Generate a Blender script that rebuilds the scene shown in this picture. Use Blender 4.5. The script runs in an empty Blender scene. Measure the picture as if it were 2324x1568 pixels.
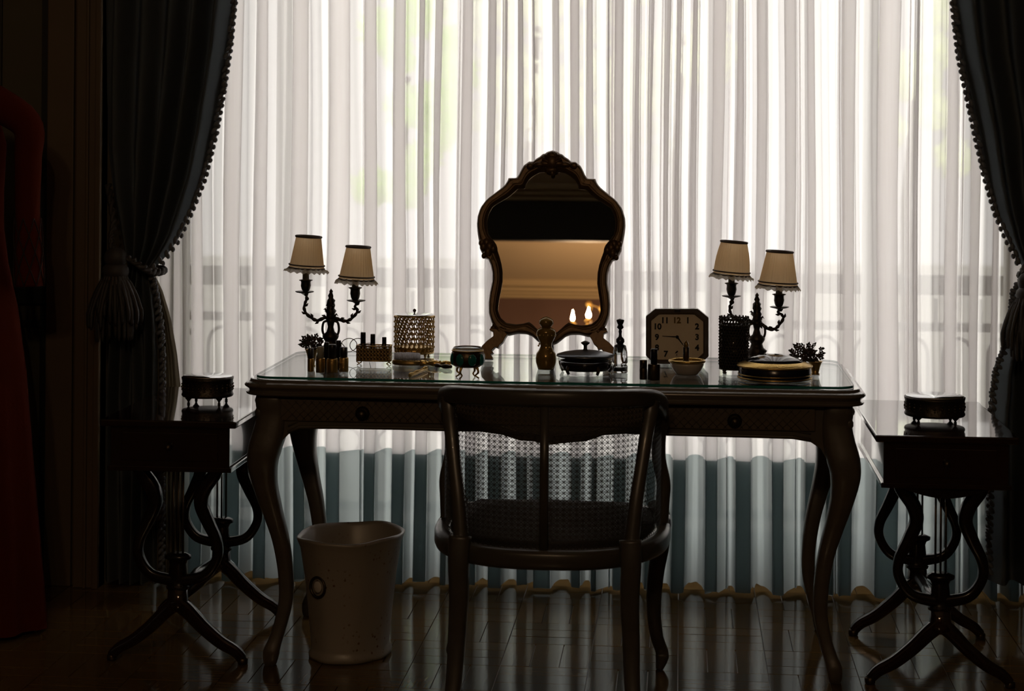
import bpy, bmesh, math, random
from mathutils import Vector, Matrix
random.seed(7)
PI = math.pi
SC = bpy.context.scene
COL = SC.collection
sin, cos = math.sin, math.cos

# ---------------------------------------------------------------- camera
FPX, PSI, RHO, YH, CH = 4444.6, .0865, .0075, 313.3, 1.3928
_F = Vector((-sin(PI * 0 + PSI), cos(PSI), 0)); _R = Vector((cos(PSI), sin(PSI), 0)); _U = Vector((0, 0, 1))
cam_d = bpy.data.cameras.new('camera'); cam = bpy.data.objects.new('camera', cam_d); COL.objects.link(cam)
_r2 = _R * cos(RHO) + _U * sin(RHO); _u2 = _U * cos(RHO) - _R * sin(RHO)
mw = Matrix(((_r2.x, _u2.x, -_F.x, 0), (_r2.y, _u2.y, -_F.y, 0), (_r2.z, _u2.z, -_F.z, CH), (0, 0, 0, 1)))
cam.matrix_world = mw
cam_d.sensor_width = 36; cam_d.lens = FPX / 2324 * 36
cam_d.shift_y = (YH - 784) / 2324
cam_d.clip_start = .05; cam_d.clip_end = 300
cam_d.dof.use_dof = True; cam_d.dof.focus_distance = 5.35; cam_d.dof.aperture_fstop = 4.5
SC.camera = cam

# ---------------------------------------------------------------- world, lights, exposure
world = bpy.data.worlds.new('world'); SC.world = world; world.use_nodes = True
wn = world.node_tree.nodes; bg = wn['Background']
bg.inputs['Color'].default_value = (1.0, .92, .895, 1); bg.inputs['Strength'].default_value = 2.22
SC.view_settings.view_transform = 'Standard'; SC.view_settings.look = 'None'
SC.view_settings.gamma = 1; SC.view_settings.use_curve_mapping = False
SC.view_settings.exposure = 0
cy = SC.cycles
cy.use_denoising = True
cy.max_bounces = 14; cy.diffuse_bounces = 5; cy.glossy_bounces = 6; cy.transmission_bounces = 12; cy.transparent_max_bounces = 40
cy.caustics_reflective = False; cy.caustics_refractive = False
cy.sample_clamp_indirect = 6


def ray(px, py):
    a = px - 1162; b = py - YH
    u = a * cos(RHO) + b * sin(RHO); v = -a * sin(RHO) + b * cos(RHO)
    return _F + _R * (u / FPX) - _U * (v / FPX)


CAM = Vector((0, 0, CH))


def at(px, py, Y):
    d = ray(px, py); return CAM + d * (Y / d.y)


def gnd(px, py, z):
    d = ray(px, py); return CAM + d * ((z - CH) / d.z)


def mpp(Y):
    return Y / FPX / cos(PSI)     # metres per pixel near depth Y


# ---------------------------------------------------------------- materials
def mat(name, col, rough=.5, metal=0, bump=None, noise=None, spec=.5, coat=0):
    m = bpy.data.materials.new(name); m.use_nodes = True
    nt = m.node_tree; b = nt.nodes['Principled BSDF']
    b.inputs['Base Color'].default_value = (*col, 1); b.inputs['Roughness'].default_value = rough
    b.inputs['Metallic'].default_value = metal; b.inputs['Specular IOR Level'].default_value = spec
    b.inputs['Coat Weight'].default_value = coat
    tc = nt.nodes.new('ShaderNodeTexCoord')
    if noise:
        sc, amt, st = noise
        mp = nt.nodes.new('ShaderNodeMapping'); mp.inputs['Scale'].default_value = st
        n = nt.nodes.new('ShaderNodeTexNoise'); n.inputs['Scale'].default_value = sc; n.inputs['Detail'].default_value = 4
        cr = nt.nodes.new('ShaderNodeMix'); cr.data_type = 'RGBA'
        cr.inputs[6].default_value = (*[c * (1 - amt) for c in col], 1); cr.inputs[7].default_value = (*[min(1, c * (1 + amt)) for c in col], 1)
        nt.links.new(tc.outputs['Object'], mp.inputs[0]); nt.links.new(mp.outputs[0], n.inputs['Vector'])
        nt.links.new(n.outputs['Fac'], cr.inputs[0]); nt.links.new(cr.outputs[2], b.inputs['Base Color'])
    if bump:
        sc, st = bump
        n = nt.nodes.new('ShaderNodeTexNoise'); n.inputs['Scale'].default_value = sc
        bp = nt.nodes.new('ShaderNodeBump'); bp.inputs['Strength'].default_value = st; bp.inputs['Distance'].default_value = .002
        nt.links.new(tc.outputs['Object'], n.inputs['Vector']); nt.links.new(n.outputs['Fac'], bp.inputs['Height'])
        nt.links.new(bp.outputs[0], b.inputs['Normal'])
    return m


def cloth(name, transl, refl, open_=.0, weave=900, wts=None, tri=None):
    """woven fabric: open weave holes + light passing through the threads + threads' own reflection"""
    m = bpy.data.materials.new(name); m.use_nodes = True
    nt = m.node_tree; nt.nodes.clear(); N = nt.nodes.new; L = nt.links.new
    out = N('ShaderNodeOutputMaterial'); tl = N('ShaderNodeBsdfTranslucent'); df = N('ShaderNodeBsdfDiffuse')
    tl.inputs[0].default_value = (*transl, 1); df.inputs[0].default_value = (*refl, 1)
    tc = N('ShaderNodeTexCoord'); mp = N('ShaderNodeMapping'); mp.inputs['Scale'].default_value = (40, 40, 1.2)
    nz = N('ShaderNodeTexNoise'); nz.inputs['Scale'].default_value = 3; nz.inputs['Detail'].default_value = 5
    mx = N('ShaderNodeMix'); mx.data_type = 'RGBA'
    mx.inputs[6].default_value = (*[c * .93 for c in transl], 1); mx.inputs[7].default_value = (*[min(1, c * 1.05) for c in transl], 1)
    L(tc.outputs['Object'], mp.inputs[0]); L(mp.outputs[0], nz.inputs['Vector']); L(nz.outputs['Fac'], mx.inputs[0]); L(mx.outputs[2], tl.inputs[0])
    ad = N('ShaderNodeAddShader'); L(tl.outputs[0], ad.inputs[0]); L(df.outputs[0], ad.inputs[1])
    if open_ > 0:
        tr = N('ShaderNodeBsdfTransparent'); ms = N('ShaderNodeMixShader'); ms.inputs[0].default_value = open_
        L(ad.outputs[0], ms.inputs[1]); L(tr.outputs[0], ms.inputs[2]); L(ms.outputs[0], out.inputs[0])
    else:
        L(ad.outputs[0], out.inputs[0])
    return m


def glassmat(name, tint=(1, 1, 1), ior=1.5, rough=0.0):
    """sheet glass: Fresnel reflection over clear transmission"""
    m = bpy.data.materials.new(name); m.use_nodes = True
    nt = m.node_tree; nt.nodes.clear(); N = nt.nodes.new; L = nt.links.new
    out = N('ShaderNodeOutputMaterial'); g = N('ShaderNodeBsdfGlossy'); g.inputs['Roughness'].default_value = rough
    t = N('ShaderNodeBsdfTransparent'); t.inputs[0].default_value = (*tint, 1)
    fr = N('ShaderNodeFresnel'); ms = N('ShaderNodeMixShader')
    ge = N('ShaderNodeNewGeometry'); mi = N('ShaderNodeMapRange'); mi.inputs['To Min'].default_value = ior; mi.inputs['To Max'].default_value = 1 / ior
    L(ge.outputs['Backfacing'], mi.inputs['Value']); L(mi.outputs[0], fr.inputs['IOR'])
    L(fr.outputs[0], ms.inputs[0]); L(t.outputs[0], ms.inputs[1]); L(g.outputs[0], ms.inputs[2]); L(ms.outputs[0], out.inputs[0])
    return m


def emit(name, col, st):
    m = bpy.data.materials.new(name); m.use_nodes = True
    b = m.node_tree.nodes['Principled BSDF']; b.inputs['Base Color'].default_value = (*col, 1)
    b.inputs['Emission Color'].default_value = (*col, 1); b.inputs['Emission Strength'].default_value = st
    return m


M = {}
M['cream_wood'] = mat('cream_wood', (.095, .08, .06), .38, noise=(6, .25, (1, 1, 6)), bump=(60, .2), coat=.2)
M['desk_inlay'] = mat('desk_inlay', (.10, .074, .045), .42, noise=(20, .3, (1, 1, 1)))
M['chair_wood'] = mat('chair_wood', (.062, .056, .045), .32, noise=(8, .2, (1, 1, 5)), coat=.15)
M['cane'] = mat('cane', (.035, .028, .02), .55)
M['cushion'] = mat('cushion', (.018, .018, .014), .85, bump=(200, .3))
M['mahogany'] = mat('mahogany', (.018, .008, .006), .09, noise=(5, .35, (1, 6, 1)), coat=1)
M['mahogany_dark'] = mat('mahogany_dark', (.009, .006, .005), .22, coat=.3)
M['gold'] = mat('gold', (.62, .42, .16), .34, 1, bump=(90, .5))
M['gold_bright'] = mat('gold_bright', (.75, .5, .16), .28, 1, bump=(200, .6))
M['gilt_wood'] = mat('gilt_wood', (.11, .062, .024), .40, .45, noise=(14, .3, (1, 1, 1)), bump=(60, .5))
M['bronze'] = mat('bronze', (.10, .075, .05), .38, .9, bump=(80, .4))
M['dark_bronze'] = mat('dark_bronze', (.055, .045, .035), .42, .8, bump=(120, .7))
M['silver'] = mat('silver', (.45, .47, .5), .22, 1)
M['dark_silver'] = mat('dark_silver', (.16, .17, .19), .3, 1, bump=(90, .4))
M['mirror'] = mat('mirror', (.9, .9, .88), 0.0, 1)
M['table_mirror'] = mat('table_mirror', (.85, .88, .9), 0.02, 1)
M['glass'] = glassmat('glass', (.96, .98, .97))
M['glass_top'] = glassmat('glass_top', (.95, .985, .975), 2.0)
M['top_lacquer'] = mat('top_lacquer', (.12, .10, .08), .2, coat=1)
M['glass_edge'] = mat('glass_edge', (.02, .22, .19), .15)
M['crystal'] = mat('crystal', (.9, .93, .95), .02)
M['crystal'].node_tree.nodes['Principled BSDF'].inputs['Transmission Weight'].default_value = 1
M['smoke_glass'] = mat('smoke_glass', (.01, .012, .02), .08, coat=.6)
M['amber'] = mat('amber', (.30, .19, .045), .16, .35, bump=(60, .4), coat=.5)
M['black'] = mat('black', (.01, .01, .012), .3)
M['navy'] = mat('navy', (.006, .009, .03), .2, coat=.4)
M['teal'] = mat('teal', (.01, .19, .19), .18, coat=.6)
M['porcelain'] = mat('porcelain', (.62, .58, .53), .18, coat=.4)
M['dial'] = mat('dial', (.9, .78, .60), .55, noise=(12, .1, (1, 1, 1)))
M['clock_case'] = mat('clock_case', (.11, .095, .085), .25, coat=.4)
M['bristle'] = cloth('bristle', (.7, .7, .72), (.25, .25, .26))
M['leaf_dark'] = mat('leaf_dark', (.03, .05, .03), .4)
M['petal'] = mat('petal', (.08, .05, .05), .5)
M['shade'] = cloth('shade', (.74, .58, .37), (.24, .18, .11))
M['ruffle'] = cloth('ruffle', (.36, .31, .24), (.2, .17, .12), .08)
M['shade_trim'] = mat('shade_trim', (.07, .05, .04), .7)
M['candle'] = mat('candle', (.42, .42, .34), .5)
M['sheer'] = cloth('sheer', (.985, .952, .955), (.03, .03, .03), .15)
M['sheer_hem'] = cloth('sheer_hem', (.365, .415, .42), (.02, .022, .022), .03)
M['drape'] = cloth('drape', (.004, .005, .006), (.085, .098, .105))
M['drape_lining'] = cloth('drape_lining', (.10, .085, .06), (.14, .12, .085))
M['braid'] = mat('braid', (.15, .17, .2), .45)
M['tassel'] = mat('tassel', (.05, .046, .042), .6)
M['wall'] = mat('wall', (.10, .085, .05), .75, noise=(3, .1, (1, 1, 1)))
M['casing'] = mat('casing', (.13, .088, .048), .5, noise=(6, .12, (1, 1, 1)))
M['wall_far'] = mat('wall_far', (.075, .036, .024), .8)
M['cornice'] = mat('cornice', (.34, .245, .13), .7)
M['ceiling_back'] = mat('ceiling_back', (.38, .28, .17), .85)
M['ceiling'] = mat('ceiling', (.62, .52, .38), .85, noise=(1.5, .06, (1, 1, 1)))
M['dark_wood'] = mat('dark_wood', (.010, .007, .006), .5)
M['window_paint'] = mat('window_paint', (.75, .73, .70), .4)
M['stone'] = mat('stone', (.55, .53, .5), .8, noise=(8, .15, (1, 1, 1)))
M['iron'] = mat('iron', (.30, .28, .28), .5)
M['ground'] = mat('ground', (.55, .54, .48), .9, noise=(.4, .3, (1, 1, 1)))
M['bark'] = mat('bark', (.12, .09, .06), .9)
M['foliage'] = cloth('foliage', (.66, .70, .57), (.40, .43, .33))
M['foliage_yellow'] = cloth('foliage_yellow', (.76, .77, .72), (.45, .46, .42))
M['dress'] = mat('dress', (.10, .013, .002), .9, spec=.1, bump=(120, .3))
M['dress_lace'] = mat('dress_lace', (.03, .012, .01), .7)
M['mannequin'] = mat('mannequin', (.30, .24, .18), .6)
M['basket'] = None


def floor_mat(name, col):
    m = bpy.data.materials.new(name); m.use_nodes = True
    nt = m.node_tree; b = nt.nodes['Principled BSDF']; N = nt.nodes.new; L = nt.links.new
    oi = N('ShaderNodeObjectInfo'); tc = N('ShaderNodeTexCoord')
    ge = N('ShaderNodeNewGeometry')
    mp = N('ShaderNodeMapping'); mp.inputs['Scale'].default_value = (6, 40, 6) if 'h' == name[-1] else (40, 6, 6)
    nz = N('ShaderNodeTexNoise'); nz.inputs['Scale'].default_value = 2.2; nz.inputs['Detail'].default_value = 6
    L(tc.outputs['Object'], mp.inputs[0]); L(mp.outputs[0], nz.inputs['Vector'])
    ad = N('ShaderNodeMath'); ad.operation = 'ADD'; L(nz.outputs['Fac'], ad.inputs[0])
    ml = N('ShaderNodeMath'); ml.operation = 'MULTIPLY'; ml.inputs[1].default_value = .5; L(oi.outputs['Random'], ml.inputs[0]); L(ml.outputs[0], ad.inputs[1])
    cr = N('ShaderNodeValToRGB'); cr.color_ramp.elements[0].position = .3; cr.color_ramp.elements[1].position = 1.1 if False else 1.0
    cr.color_ramp.elements[0].color = (*[c * .6 for c in col], 1); cr.color_ramp.elements[1].color = (*[c * 1.4 for c in col], 1)
    L(ad.outputs[0], cr.inputs[0]); L(cr.outputs[0], b.inputs['Base Color'])
    b.inputs['Roughness'].default_value = .10; b.inputs['Specular IOR Level'].default_value = .26
    bp = N('ShaderNodeBump'); bp.inputs['Strength'].default_value = .12; bp.inputs['Distance'].default_value = .001; L(nz.outputs['Fac'], bp.inputs['Height']); L(bp.outputs[0], b.inputs['Normal'])
    return m


M['plank_h'] = floor_mat('parquet_h', (.10, .06, .021)); M['plank_v'] = floor_mat('parquet_v', (.10, .06, .021))
M['sub'] = mat('floor_gap', (.05, .03, .015), .4)


def basket_mat():
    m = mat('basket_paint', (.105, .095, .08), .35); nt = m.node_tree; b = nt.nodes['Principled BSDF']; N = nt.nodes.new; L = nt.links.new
    tc = N('ShaderNodeTexCoord'); v = N('ShaderNodeTexVoronoi'); v.inputs['Scale'].default_value = 70
    nz = N('ShaderNodeTexNoise'); nz.inputs['Scale'].default_value = 9; nz.inputs['Detail'].default_value = 4
    L(tc.outputs['Object'], v.inputs['Vector']); L(tc.outputs['Object'], nz.inputs['Vector'])
    r1 = N('ShaderNodeValToRGB'); r1.color_ramp.elements[0].position = .5; r1.color_ramp.elements[1].position = .62
    L(nz.outputs['Fac'], r1.inputs[0])
    r2 = N('ShaderNodeValToRGB'); r2.color_ramp.elements[0].position = .12; r2.color_ramp.elements[0].color = (1, 1, 1, 1); r2.color_ramp.elements[1].position = .3; r2.color_ramp.elements[1].color = (0, 0, 0, 1)
    L(v.outputs['Distance'], r2.inputs[0])
    mu = N('ShaderNodeMath'); mu.operation = 'MULTIPLY'; L(r1.outputs[0], mu.inputs[0]); L(r2.outputs[0], mu.inputs[1])
    mx = N('ShaderNodeMix'); mx.data_type = 'RGBA'; mx.inputs[6].default_value = (.34, .31, .26, 1); mx.inputs[7].default_value = (.11, .042, .012, 1)
    L(mu.outputs[0], mx.inputs[0]); L(mx.outputs[2], b.inputs['Base Color'])
    return m


M['basket'] = basket_mat()


# ---------------------------------------------------------------- mesh helpers
class MB:
    def __init__(s): s.v = []; s.f = []; s.mi = []; s.sm = []; s.cur = 0; s.smooth = True

    def add(s, vs, fs, smooth=None):
        o = len(s.v); s.v += [Vector(v) for v in vs]
        for f in fs:
            s.f.append([i + o for i in f]); s.mi.append(s.cur); s.sm.append(s.smooth if smooth is None else smooth)
        return s

    def box(s, x0, x1, y0, y1, z0, z1):
        vs = [(x, y, z) for z in (z0, z1) for y in (y0, y1) for x in (x0, x1)]
        return s.add(vs, [(0, 2, 3, 1), (4, 5, 7, 6), (0, 1, 5, 4), (2, 6, 7, 3), (0, 4, 6, 2), (1, 3, 7, 5)], False)

    def lathe(s, prof, c=(0, 0, 0), n=24, mt=None, sx=1, sy=1, wob=None, cap=True):
        c = Vector(c); vs = []
        for (r, z) in prof:
            for k in range(n):
                a = 2 * PI * k / n; rr = r * (wob(a, z) if wob else 1)
                p = Vector((rr * cos(a) * sx, rr * sin(a) * sy, z))
                if mt: p = mt @ p
                vs.append(c + p)
        fs = []
        for i in range(len(prof) - 1):
            for k in range(n):
                k2 = (k + 1) % n; fs.append((i * n + k, i * n + k2, (i + 1) * n + k2, (i + 1) * n + k))
        s.add(vs, fs)
        if cap:
            o = len(s.v) - len(vs); m_ = len(prof) - 1
            if prof[0][0] > 1e-4: s.f.append([o + k for k in reversed(range(n))]); s.mi.append(s.cur); s.sm.append(False)
            if prof[-1][0] > 1e-4: s.f.append([o + m_ * n + k for k in range(n)]); s.mi.append(s.cur); s.sm.append(False)
        return s

    def tube(s, pts, rad, n=10, flat=1.0, up=None, square=False, closed=False):
        pts = [Vector(p) for p in pts]; m_ = len(pts)
        if not isinstance(rad, (list, tuple)): rad = [rad] * m_
        vs = []; prev = None
        for i, p in enumerate(pts):
            if closed: t = pts[(i + 1) % m_] - pts[i - 1]
            else: t = pts[min(i + 1, m_ - 1)] - pts[max(i - 1, 0)]
            t.normalize()
            u = Vector(up) if up else (prev if prev else (Vector((0, 0, 1)) if abs(t.z) < .9 else Vector((0, 1, 0))))
            a = u - t * u.dot(t)
            if a.length < 1e-4: a = Vector((1, 0, 0)) - t * t.x
            a.normalize(); b = t.cross(a); prev = a
            for k in range(n):
                an = 2 * PI * (k + .5) / n; ca, sa = cos(an), sin(an)
                if square:
                    e = .5; ca = math.copysign(abs(ca) ** e, ca); sa = math.copysign(abs(sa) ** e, sa)
                vs.append(p + (a * ca + b * sa * flat) * rad[i])
        fs = []; R = m_ if closed else m_ - 1
        for i in range(R):
            j = (i + 1) % m_
            for k in range(n):
                k2 = (k + 1) % n; fs.append((i * n + k, i * n + k2, j * n + k2, j * n + k))
        s.add(vs, fs)
        if not closed:
            o = len(s.v) - len(vs)
            s.f.append([o + k for k in reversed(range(n))]); s.mi.append(s.cur); s.sm.append(False)
            s.f.append([o + (m_ - 1) * n + k for k in range(n)]); s.mi.append(s.cur); s.sm.append(False)
        return s

    def blob(s, c, r, n=8, sc=(1, 1, 1), mt=None):
        prof = [(r * sin(PI * i / (n // 2 + 1)) + 1e-5, -r * cos(PI * i / (n // 2 + 1))) for i in range(n // 2 + 2)]
        c = Vector(c); vs = []
        for (q, z) in prof:
            for k in range(n):
                a = 2 * PI * k / n; p = Vector((q * cos(a) * sc[0], q * sin(a) * sc[1], z * sc[2]))
                if mt: p = mt @ p
                vs.append(c + p)
        fs = [(i * n + k, i * n + (k + 1) % n, (i + 1) * n + (k + 1) % n, (i + 1) * n + k) for i in range(len(prof) - 1) for k in range(n)]
        return s.add(vs, fs)

    def prism(s, poly, org, ax, ay, nrm, t0, t1):
        """polygon (list of 2d) in the plane org + ax*u + ay*v extruded along nrm from t0 to t1"""
        org = Vector(org); ax = Vector(ax); ay = Vector(ay); nrm = Vector(nrm); n = len(poly)
        vs = [org + ax * p[0] + ay * p[1] + nrm * t for t in (t0, t1) for p in poly]
        fs = [tuple(range(n)), tuple(reversed(range(n, 2 * n)))] + [(i, i + n, (i + 1) % n + n, (i + 1) % n) for i in range(n)]
        return s.add(vs, fs, False)

    def build(s, name, m, parent=None, bevel=0, sub=0, kind=None, fix=True):
        me = bpy.data.meshes.new(name)
        off = parent_off(parent)
        me.from_pydata([tuple(v - off) for v in s.v], [], s.f); me.validate()
        ms = m if isinstance(m, (list, tuple)) else [m]
        for q in ms: me.materials.append(M[q] if isinstance(q, str) else q)
        if len(me.polygons) == len(s.f):
            me.polygons.foreach_set('material_index', s.mi); me.polygons.foreach_set('use_smooth', s.sm)
        if fix:
            bm = bmesh.new(); bm.from_mesh(me); bmesh.ops.recalc_face_normals(bm, faces=bm.faces); bm.to_mesh(me); bm.free()
        o = bpy.data.objects.new(name, me); COL.objects.link(o)
        if parent: o.parent = parent
        if bevel:
            b = o.modifiers.new('bevel', 'BEVEL'); b.width = bevel; b.segments = 2; b.limit_method = 'ANGLE'
        if sub:
            b = o.modifiers.new('sub', 'SUBSURF'); b.levels = sub; b.render_levels = sub
        if kind: o['kind'] = kind
        return o


def parent_off(p):
    off = Vector((0, 0, 0))
    while p is not None:
        off += p.location; p = p.parent
    return off


def thing(name, label, cat, loc, group=None):
    o = bpy.data.objects.new(name, None); COL.objects.link(o); o.location = loc; o.empty_display_size = .05
    o['label'] = label; o['category'] = cat
    if group: o['group'] = group
    return o


def tag(o, label, cat, group=None, kind=None):
    o['label'] = label; o['category'] = cat
    if group: o['group'] = group
    if kind: o['kind'] = kind
    return o


def struct(o, label=None):
    o['kind'] = 'structure'
    if label: o['label'] = label
    return o


def smooth_path(pts, k=8):
    """Catmull-Rom through pts"""
    P = [Vector(p) for p in pts]; out = []
    for i in range(len(P) - 1):
        a = P[max(i - 1, 0)]; b = P[i]; c = P[i + 1]; d = P[min(i + 2, len(P) - 1)]
        for j in range(k):
            t = j / k
            out.append(.5 * ((2 * b) + (c - a) * t + (2 * a - 5 * b + 4 * c - d) * t * t + (3 * b - a - 3 * c + d) * t ** 3))
    out.append(P[-1]); return out


def interp(tab, x):
    if x <= tab[0][0]: return tab[0][1]
    for (a, b), (c, d) in zip(tab, tab[1:]):
        if x <= c: return b + (d - b) * (x - a) / (c - a)
    return tab[-1][1]


# ================================================================ SETTING
RX0, RX1 = -3.0, 2.6
WY = 5.95                      # room face of the window wall
CZ = 3.74
# floor: parquet squares of three strips, near ones single planks
sub = struct(MB().box(RX0, RX1, -2.6, WY + .4, -.05, -.004).build('floor', 'sub'), 'dark parquet wood floor of the room')
T = .234; S = T / 3
pm = {}
for k in 'hv':
    mb = MB(); g = .0008
    lx, ly = (T / 2 - g, S / 2 - g) if k == 'h' else (S / 2 - g, T / 2 - g)
    bv = .0006
    vs = [(-lx, -ly, -.004), (lx, -ly, -.004), (lx, ly, -.004), (-lx, ly, -.004), (-lx + bv, -ly + bv, 0), (lx - bv, -ly + bv, 0), (lx - bv, ly - bv, 0), (-lx + bv, ly - bv, 0)]
    mb.add(vs, [(4, 5, 6, 7), (0, 1, 5, 4), (1, 2, 6, 5), (2, 3, 7, 6), (3, 0, 4, 7)], False)
    me = bpy.data.meshes.new('plank'); me.from_pydata([tuple(v) for v in mb.v], [], mb.f); me.materials.append(M['plank_' + k]); pm[k] = me
single = []; restv = []
i0 = int((RX0) / T) - 1
for i in range(i0, int(RX1 / T) + 1):
    for j in range(-12, int((WY + .4) / T)):
        x = (i + .5) * T; y = (j + .5) * T
        if x < RX0 + .12 or x > RX1 - .12 or y > WY + .3 or y < -2.5: continue
        k = 'h' if (i + j) % 2 else 'v'
        for q in (-1, 0, 1):
            px, py = (x, y + q * S) if k == 'h' else (x + q * S, y)
            inview = 4.72 < y < 6.1 and -1.25 < x < .62
            (single if inview else restv).append((px, py, k))
single.sort(key=lambda p: (p[0] + .3) ** 2 * .6 + (p[1] - 5.2) ** 2)
restv += single[300:]; single = single[:300]
for (x, y, k) in single:
    o = bpy.data.objects.new('plank', pm[k]); COL.objects.link(o); o.parent = sub
    o.location = (x, y, random.uniform(-.0004, .0002)); o.rotation_euler = (random.uniform(-.0008, .0008), random.uniform(-.0008, .0008), 0)
for k in 'hv':
    mb = MB(); me = pm[k]
    for (x, y, kk) in restv:
        if kk == k: mb.add([v.co + Vector((x, y, random.uniform(-.0004, .0002))) for v in me.vertices], [tuple(p.vertices) for p in me.polygons], False)
    o = mb.build('planks', 'plank_' + k, sub, kind='stuff', fix=False)

OX0, OX1, OZ1, SILL = -1.665, 1.075, 3.15, .09
WB = WY + .42
w = MB(); w.box(RX0, OX0, WY, WB, 0, CZ); w.box(OX1, RX1, WY, WB, 0, CZ); w.box(OX0, OX1, WY, WB, OZ1, CZ); w.box(OX0, OX1, WB - .09, WB, 0, SILL)
struct(w.build('wall_window', 'wall'), 'wall around the tall window')
for nm, b in (('wall_left', (RX0 - .1, RX0, -2.6, WB, 0, 3.95)), ('wall_right', (RX1, RX1 + .1, -2.6, WB, 0, 3.95)), ('wall_back', (RX0 - .1, RX1 + .1, -2.7, -2.6, 0, 3.95))):
    struct(MB().box(*b).build(nm, 'wall_far' if nm == 'wall_back' else 'wall'))
struct(MB().box(RX0 - .1, RX1 + .1, -.42, WB, CZ, CZ + .1).build('ceiling', 'ceiling'))
struct(MB().box(RX0 - .1, RX1 + .1, -2.7, -.42, 3.90, 4.0).build('ceiling_back', 'ceiling_back'))
# beam between the two halves of the room with its dark pelmet board
bm_ = struct(MB().box(RX0, RX1, -.47, -.42, 3.41, 3.90).build('beam', 'wall_far'))
MB().box(-1.19, RX1 - .01, -.43, -.40, 3.39, 3.655).build('pelmet_board', 'dark_wood', bm_, bevel=.004)
w = MB()
for (y0, z0, z1) in ((-.42, 3.655, 3.675), (-.42, 3.68, 3.70), (-.42, 3.705, 3.74)):
    d = .02 + (z0 - 3.655) * 1.2; w.box(RX0, RX1, y0, y0 + d, z0, z1)
struct(w.build('trim_1', 'cornice'), 'stepped cornice under the near ceiling')
w = MB()
for (z0, z1, d) in ((3.785, 3.80, .02), (3.805, 3.82, .035), (3.825, 3.85, .05), (3.855, 3.90, .08)): w.box(RX0, RX1, -2.6, -2.6 + d, z0, z1)
struct(w.build('trim_2', 'cornice'), 'stepped cornice on the far wall')
# casing, left of the window
w = MB(); xa = at(118, 300, WY).x; xb = at(178, 300, WY).x; xc = at(245, 300, WY).x
w.box(xa, xb, WY - .05, WY, 0, 3.5); w.box(xb, xb + .012, WY - .035, WY, 0, 3.5); w.box(xb + .012, xc, WY - .065, WY, 0, 3.5)
w.box(xb + .045, xb + .055, WY - .075, WY, 0, 3.5); w.box(xc - .018, xc, WY - .08, WY, 0, 3.5)
struct(w.build('trim_3', 'casing', bevel=.003), 'brown moulded window casing beside the left drape')
w = MB()
w.box(2 * (OX0 + OX1) / 2 - xc, 2 * (OX0 + OX1) / 2 - xa, WY - .06, WY, 0, 3.5)
struct(w.build('trim_4', 'casing', bevel=.003), 'moulded window casing on the right')
# panel frames on the wall left of the casing
z1 = at(60, 650, WY).z; z2 = at(60, 688, WY).z; z3 = at(60, 726, WY).z; z4 = at(60, 742, WY).z; xg = at(95, 300, WY).x
w = MB(); w.box(RX0, xa, WY - .03, WY, z2, z1); w.box(RX0, xa, WY - .012, WY, z4, z3); w.box(RX0, xa, WY - .025, WY, 0, .14)
w.box(at(5, 300, WY).x - .02, at(5, 300, WY).x, WY - .012, WY, z1, 3.4)
struct(w.build('trim_5', 'dark_wood', bevel=.003), 'dark chair rail and panel mouldings behind the dress')
struct(MB().box(xg, xa, WY - .006, WY, 0, 3.5).build('trim_6', 'dark_wood'))
struct(MB().box(RX0, RX0 + .02, -2.6, WY, 0, .15).build('baseboard_left', 'casing'))
struct(MB().box(RX1 - .02, RX1, -2.6, WY, 0, .15).build('baseboard_right', 'casing'))

# window: three tall casements with glass
WYF = WB - .07
win = struct(MB().box(OX0, OX1, WYF, WYF + .05, OZ1 - .05, OZ1).build('window_1', 'window_paint'), 'tall window behind the sheer curtains')
bars = [OX0 + .03] + [at(p, 500, WYF).x for p in (640, 1050, 1618, 1975)] + [OX1 - .03]
for x in bars: MB().box(x - .022, x + .022, WYF, WYF + .05, SILL, OZ1 - .05).build('window_post', 'window_paint', win, bevel=.004)
MB().box(OX0, OX1, WYF, WYF + .05, SILL, SILL + .05).build('window_rail', 'window_paint', win, bevel=.004)
for a, b in zip(bars, bars[1:]):
    MB().box(a + .022, b - .022, WYF + .022, WYF + .028, SILL + .05, OZ1 - .05).build('pane', 'glass', win)

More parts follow.
